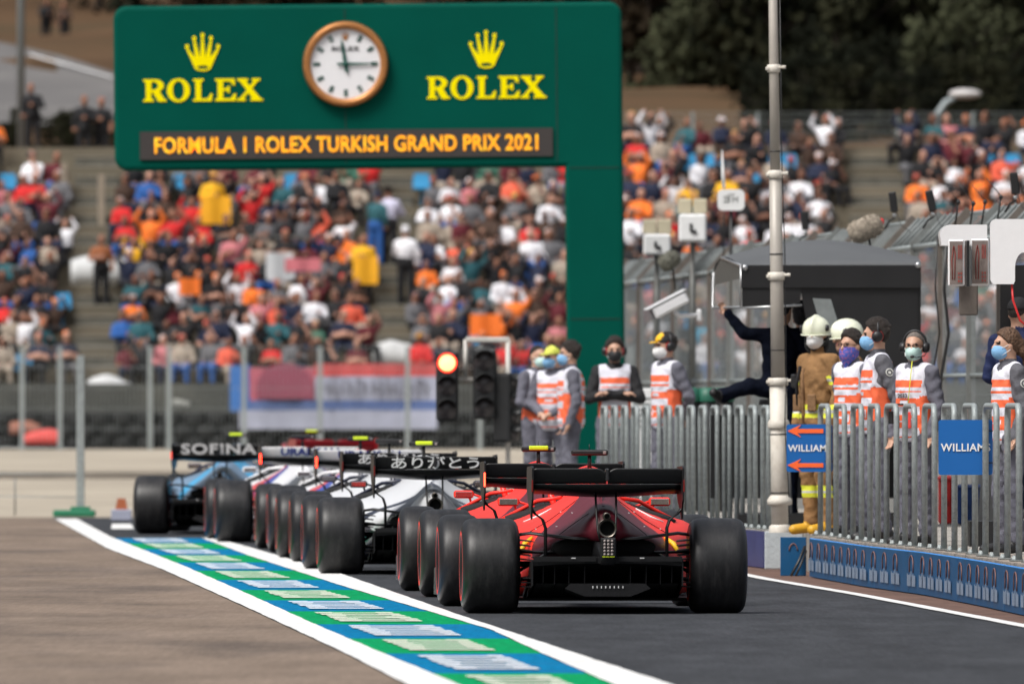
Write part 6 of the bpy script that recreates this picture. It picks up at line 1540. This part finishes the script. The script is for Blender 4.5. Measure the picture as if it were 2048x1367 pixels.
tarp('salmon red tarpaulin lying against the tyre wall at far left', 40, 122, 858, 888, 311.5, TRD, skew=.6); tarp('white tarpaulin heap in the left aisle behind the man in brown', 142, 262, 505, 566, 345.5, TWH); tarp('dirty white tarpaulin low in the gap below the left aisle', 175, 262, 748, 815, 334.0, TWH); tarp('orange and grey covers piled at the foot of the left stand', 20, 80, 840, 868, 312.3, mat('rust_tarpaulin', (.28, .11, .07), .8, var=.3))
tarp('white cloth sheet over the steps beside the middle block', 745, 830, 692, 745, 338.5, TWH); tarp('pale sheet crumpled near the mesh fence, left of the banner', 335, 380, 782, 818, 313.6, mat('grey_white_sheet', (.36, .37, .34), .8, var=.3, scale=1))
LAMPM = mat('grey_lamp_post', (.30, .34, .35), .5, metal=.2)
c = P(1868, 300, 365.0); sl = FPX / 365.0; t = thing('street_lamp', 'curved street lamp leaning over the back of the right stand', 'street lamp', (c.x, 365.0, 7.5))
zz = lambda py: H + (HY - py) / sl - 7.5
MB().tube([(0, 0, 0), (0, 0, zz(262)), (.08, 0, zz(230)), (.30, 0, zz(205)), (.62, 0, zz(192))], [.10, .10, .09, .08, .06], 8).build('post', LAMPM, t); MB().ell(((1930 - 1868) / sl, 0, zz(188)), (.42, .16, .13)).build('lamp_head', mat('pale_lamp_head', (.55, .53, .52), .4), t)
t = thing('street_lamp', 'tall street lamp post by the hill road at top left', 'street lamp', ((42 - CX) * 372 / FPX, 372, 7.6)); MB().tube([(0, 0, 0), (0, 0, 8.6), (.05, 0, 9.6), (.4, 0, 10.3)], [.11, .09, .08, .06], 8).build('post', LAMPM, t); MB().ell((.55, 0, 10.35), (.3, .14, .1)).build('lamp_head', LAMPM, t)

# ------------------------------------------------------------------ the crowd
CL = dict(black=(.008, .008, .010), white=(.80, .80, .84), red=(.62, .02, .02), orange=(.90, .20, .025), navy=(.010, .016, .045), grey=(.13, .13, .14), maroon=(.11, .010, .018), brown=(.05, .025, .015), yellow=(.80, .42, .01), blue=(.02, .10, .34), cyan=(.06, .33, .50), pink=(.58, .20, .22), cream=(.36, .30, .24), green=(.05, .16, .11), teal=(.02, .10, .12), lime=(.55, .60, .15), rust=(.26, .085, .03), lilac=(.56, .55, .70), coral=(.80, .13, .07))
CM = {k: mat(k + '_crowd_cloth', v, .85, var=.15, scale=8) for k, v in CL.items()}
SK = [mat('crowd_skin_pale', (.46, .25, .18), .6, spec=.2), mat('crowd_skin_tan', (.30, .145, .095), .6, spec=.2), mat('crowd_skin_brown', (.19, .09, .06), .6, spec=.2)]
TOPS = ['black'] * 32 + ['white'] * 12 + ['red'] * 9 + ['orange'] * 3 + ['navy'] * 7 + ['grey'] * 9 + ['maroon'] * 7 + ['brown'] * 7 + ['yellow'] + ['blue'] * 2 + ['cyan'] + ['pink'] * 3 + ['cream'] * 5 + ['green'] + ['teal'] * 3 + ['coral'] * 2
HATS = ['hair'] * 16 + ['black'] * 4 + ['white'] * 4 + ['red'] * 4 + ['orange'] * 3 + ['navy'] * 2 + ['yellow']
CM['hair'] = mat('crowd_dark_hair', (.012, .008, .006), .8, spec=.2)
def crowd_prims(v, standing):
    r = random.Random(v * 7 + (100 if standing else 0)); P_ = []; b = .88 if standing else .43
    lean = r.uniform(-.04, .14); tw_ = r.uniform(-.05, .05)
    ch = (tw_, -lean * .6, b + .36); nk = (tw_ * 1.3, -lean, b + .56); hd = (tw_ * 1.5 + r.uniform(-.02, .02), -lean - .03, b + .71)
    P_ += [El((0, 0, b + .05), (.19, .16, .15), 2 if standing else 0, .06), El((tw_ * .5, -lean * .3, b + .25), (.19, .14, .22), 0, .06), El(ch, (.21, .145, .20), 0, .06), Cp((-.17, -lean * .8, b + .47), (.17, -lean * .8, b + .47), .075, None, 0, .05)]
    P_ += [Cp(nk, hd, .06, None, 1, .02), El(hd, (.080, .098, .125), 1, .02), El((hd[0], hd[1] + .03, hd[2] + .042), (.090, .098, .10), 3, .01)]
    if v % 3 == 1: P_.append(Cp((hd[0] - .04, hd[1] - .14, hd[2] + .05), (hd[0] + .04, hd[1] - .14, hd[2] + .05), .035, None, 3, .02))
    for q in (-1, 1):
        s_ = (q * .20 + tw_, -lean * .8, b + .45); kind = r.choice(('lap', 'lap', 'clap', 'up', 'cross', 'face')) if not standing else r.choice(('down', 'down', 'cross'))
        if kind == 'lap': e, w_ = (q * .27, -.10, b + .20), (q * .12, -.34, b + .14)
        elif kind == 'clap': e, w_ = (q * .26, -.18, b + .22), (q * .03, -.36, b + .34)
        elif kind == 'up': e, w_ = (q * .33, -.10, b + .62), (q * .20, -.14, b + .85)
        elif kind == 'face': e, w_ = (q * .25, -.22, b + .28), (q * .06, -.22, b + .62)
        elif kind == 'cross': e, w_ = (q * .28, -.12, b + .24), (-q * .05, -.26, b + .28)
        else: e, w_ = (q * .27, .0, b + .20), (q * .26, -.06, b - .02)
        P_ += [Cp(s_, e, .068, .058, 0, .03), Cp(e, w_, .055, .045, 0 if v % 4 else 1, .02), El(w_, (.05, .05, .055), 1, .02)]
        if standing: P_ += [Cp((q * .10, 0, b), (q * .12, 0, .08), .10, .07, 2, .04), Cp((q * .12, .04, .05), (q * .13, -.16, .05), .05, None, 4, .03)]
        else:
            kx = q * r.uniform(.12, .20); P_ += [Cp((q * .10, -.03, b), (kx, -.46, b + .04), .10, .08, 2, .04), Cp((kx, -.46, b + .03), (kx * 1.05, -.44, .10), .078, .06, 2, .03), Cp((kx, -.40, .05), (kx, -.62, .05), .05, None, 4, .03)]
    return P_
NV = 10
CMESH = [sdf_mesh('spectator_body', crowd_prims(v, False), .030, [CM['black']] * 5) for v in range(NV)]
SMESH = [sdf_mesh('spectator_body', crowd_prims(v, True), .030, [CM['black']] * 5) for v in range(4)]
def spectator(me, loc, rz, top, hat, legs, skin, s_=1.0):
    o = bpy.data.objects.new('spectator', me); col.objects.link(o); o.location = loc; o.rotation_euler = (0, 0, rz); o.scale = (s_, s_, s_)
    for i, m in enumerate((CM[top], SK[skin], CM[legs], CM[hat], CM['black'])): o.material_slots[i].link = 'OBJECT'; o.material_slots[i].material = m
    return o
SEATM = mat('bright_blue_seat', (.02, .26, .50), .5, var=.08)
def seat_mesh():
    mb = MB(); mb.loft([[(-.21, .0, .40), (.21, .0, .40), (.21, .02, .43), (-.21, .02, .43)], [(-.22, -.30, .42), (.22, -.30, .42), (.22, -.30, .45), (-.22, -.30, .45)]], sm=False)
    mb.loft([[(-.20, .16, .42), (.20, .16, .42), (.20, .20, .42), (-.20, .20, .42)], [(-.21, .22, .62), (.21, .22, .62), (.21, .26, .62), (-.21, .26, .62)], [(-.17, .26, .80), (.17, .26, .80), (.17, .29, .80), (-.17, .29, .80)]], sm=False); mb.box((0, .08, .2), (.06, .06, .42)); mb.box((0, .1, .43), (.40, .2, .03)); return mb.mesh('seat_shell', [SEATM])
SEATME = seat_mesh()
BLOCKS = [('left', -45, 145), ('middle', 244, 746), ('right', 832, 1690), ('far right', 1815, 2090)]
r = random.Random(21); cands = []; seats = []
for i in range(NROW):
    Y = tread_y(i); s_ = FPX / Y
    for bi, (bn_, p0, p1) in enumerate(BLOCKS):
        x = (p0 - CX) / s_ + .2 + r.uniform(-.15, .2); x1 = (p1 - CX) / s_ - .1 + r.uniform(-.25, .15)
        if bn_ == 'middle' and i < 2: x += .0
        while x < x1:
            xx = x + r.uniform(-.12, .12); z = tread_z(i); px = CX + xx * s_; py = HY - (z + 1.1 - H) * s_
            if bn_ == 'left' and i > 9: x = x1
            hid = (232 < px < 1245 and py + 25 < 330) or (1140 < px < 1246 and py < 800) or (1250 < px and py > 800)
            x += r.uniform(.40, .54)
            if hid or px < -60 or px > 2110: continue
            empty = r.random() < (.035 if i < 9 else .10)
            weak = px > 1248 and py > 470 - (px - 1250) * .14
            (seats if empty else cands).append((i, bi, xx, Y, z, px, py, weak))
vis = [c for c in cands if not c[7]]; vis.sort(key=lambda c: (c[0], c[5])); keepn = 268
main_set = vis[:keepn] if len(vis) > keepn else vis; rest = vis[keepn:] + [c for c in cands if c[7]]
counts = {}
def looks():
    t = r.choice(TOPS); h_ = r.choice(HATS); return t, h_, r.choice(['black', 'black', 'navy', 'navy', 'grey', 'blue', 'brown', 'cream']), r.choice((0, 0, 1, 1, 2))
for c in main_set:
    i, bi, xx, Y, z, px, py, wk = c; k = (bi, i); counts[k] = counts.get(k, 0) + 1
    t, h_, lg_, sk = looks(); o = spectator(CMESH[r.randrange(NV)], (xx, Y + r.uniform(-.1, .1), z + r.uniform(-.10, .10) * 0), r.uniform(-.6, .6), t, h_, lg_, sk, r.uniform(.86, 1.10))
    tag(o, '%s-clad spectator%s, %s from left, %s row, %s block' % (t, '' if h_ == 'hair' else ' in %s cap' % h_, ORD[counts[k] - 1], ORD[i], BLOCKS[bi][0]), 'spectator', 'spectators seated in the stand')
# everyone else, one mass
mass = MB(); mlist = list(CM.values()) + SK; midx = {m.name: i for i, m in enumerate(mlist)}
CD = []
for me in CMESH: CD.append(([tuple(v.co) for v in me.vertices], [tuple(p_.vertices) for p_ in me.polygons], [p_.material_index for p_ in me.polygons]))
for c in rest:
    i, bi, xx, Y, z, px, py, wk = c; t, h_, lg_, sk = looks(); sl_ = [midx[CM[t].name], midx[SK[sk].name], midx[CM[lg_].name], midx[CM[h_].name], midx[CM['black'].name]]
    d_ = CD[r.randrange(NV)]; M = Matrix.Translation((xx, Y, z)) @ Matrix.Rotation(r.uniform(-.6, .6), 4, 'Z') @ Matrix.Scale(r.uniform(.86, 1.10), 4)
    mass.add(d_[0], d_[1], [sl_[q] for q in d_[2]], True, M)
tag(mass.build('crowd', mlist, recalc=False), 'packed spectators filling the upper rows and the stand behind the debris fence', 'crowd', kind='stuff')
rl_ = thing('stand_railing', 'dark mesh railing across the middle of the middle block', 'railing', ((570 - CX) * (tread_y(6) - .35) / FPX, tread_y(6) - .35, tread_z(6) + .25)); s2_ = FPX / 342.6
for q in range(7): MB().box((-1.6 + q * .533, 0, .22), (.04, .04, .46)).build('post', GALV_D, rl_)
mb = MB()
for q in range(54): mb.box((-1.6 + q * .06, .01, .22), (.012, .01, .42))
mb.build('bars', BLACKP, rl_); MB().box((0, 0, .45), (3.24, .05, .05)).build('top_rail', GALV_D, rl_)
for lb, px, y0_, y1_, Y in (('pale wooden post standing in the left aisle steps', 203, 340, 442, 345.6), ('pale post at the top edge of the left block', 128, 335, 420, 346.5)):
    Y = tread_y(row_at(y1_)) - .3; t = thing('aisle_post', lb, 'post', ((px - CX) * Y / FPX, Y, tread_z(row_at(y1_)))); MB().box((0, 0, (y1_ - y0_) * Y / FPX / 2), (.16, .10, (y1_ - y0_) * Y / FPX), 0, None, .01).build('upright', mat('pale_wood_post', (.30, .25, .19), .8, var=.2), t)
sc_ = {}
for c in seats:
    i, bi, xx, Y, z, px, py, wk = c; k = (bi, i); sc_[k] = sc_.get(k, 0) + 1
    o = bpy.data.objects.new('stadium_seat', SEATME); col.objects.link(o); o.location = (xx, Y, z); tag(o, 'empty blue seat, %s from left in the %s row of the %s block' % (ORD[sc_[k] - 1], ORD[i], BLOCKS[bi][0]), 'seat', 'empty blue stadium seats')
def special(label, px, py_foot, Y, v, rz, top, hat, legs, s_=1.0, skin=1):
    i = row_at(py_foot); c = P(px, py_foot, Y) if Y > 350 else Vector(((px - CX) * tread_y(i) / FPX, tread_y(i) - .1, tread_z(i))); return tag(spectator(SMESH[v], c, rz, top, hat, legs, skin, s_), label, 'spectator', 'spectators on their feet')
special('standing spectator in brown jacket and black trousers in the left aisle', 203, 632, 344.5, 0, .1, 'rust', 'hair', 'black', 1.0)
special('spectator in pale lilac shirt climbing the middle steps, back turned', 778, 548, 346.5, 1, 2.8, 'lilac', 'hair', 'black', 1.12)
special('spectator in teal jacket just left of the lilac shirt on the steps', 752, 545, 347.2, 2, 2.6, 'teal', 'navy', 'blue', 1.05)
special('spectator in white hooded top standing lower on the middle steps', 812, 625, 341.5, 3, 2.9, 'white', 'white', 'black', 1.12)
special('standing spectator in orange shirt at the right end of the middle block', 728, 625, 340.6, 0, .0, 'yellow', 'brown', 'black', 1.0)
special('standing spectator in yellow top among the middle block', 425, 480, 346.6, 1, .2, 'yellow', 'yellow', 'black', 1.05)
special('spectator dressed in black standing alone on the hill edge at top left', 66, 300, 368.0, 2, .0, 'black', 'black', 'black', 1.0)
special('spectator dressed in black, left one of two at the top of the left aisle', 168, 330, 352.0, 3, .2, 'black', 'hair', 'black', 1.0)
special('spectator dressed in black with red face scarf, right one of two atop the left aisle', 203, 330, 352.2, 0, -.2, 'black', 'red', 'black', .97)
special('spectator sitting out on the hillside far up at the top left', 92, 95, 520.0, 1, .4, 'black', 'hair', 'black', 1.05); special('second far hillside spectator beside the first at the top left', 130, 98, 522.0, 2, -.3, 'brown', 'hair', 'black', 1.0)
FLG = [mat('orange_yellow_flag', (.88, .42, .01), .7, var=.12, scale=2), mat('orange_flag', (.90, .19, .02), .7, var=.1, scale=2), mat('round_white_flag', (.55, .58, .60), .7, var=.1), mat('pink_flag', (.60, .17, .20), .7, var=.12)]
def flag(label, px0, px1, py0, py1, Y, m):
    i = row_at(py1 + 55); Y = tread_y(i) - .62; s_ = FPX / Y; mb = MB(); cloth(mb, -(px1 - px0) / 2 / s_, (px1 - px0) / 2 / s_, 0, (py1 - py0) / s_, 0, 0, 12); o = mb.build('flag', m, None, P((px0 + px1) / 2, py1, Y)); tag(o, label, 'flag')
flag('bright yellow flag held up over the middle block', 402, 462, 392, 448, 345.6, FLG[0]); flag('orange yellow flag held by the standing spectator at the middle block end', 706, 756, 512, 568, 340.0, FLG[0]); flag('orange flag in the left half of the middle block', 358, 400, 556, 590, 340.5, FLG[1])
flag('pink flag stretched along a railing in the middle block', 570, 642, 516, 542, 342.5, FLG[3]); flag('pale flag next to the pink one', 532, 586, 505, 558, 342.3, FLG[2]); flag('orange flag held low near the right block front', 940, 1002, 628, 672, 338.2, FLG[1])
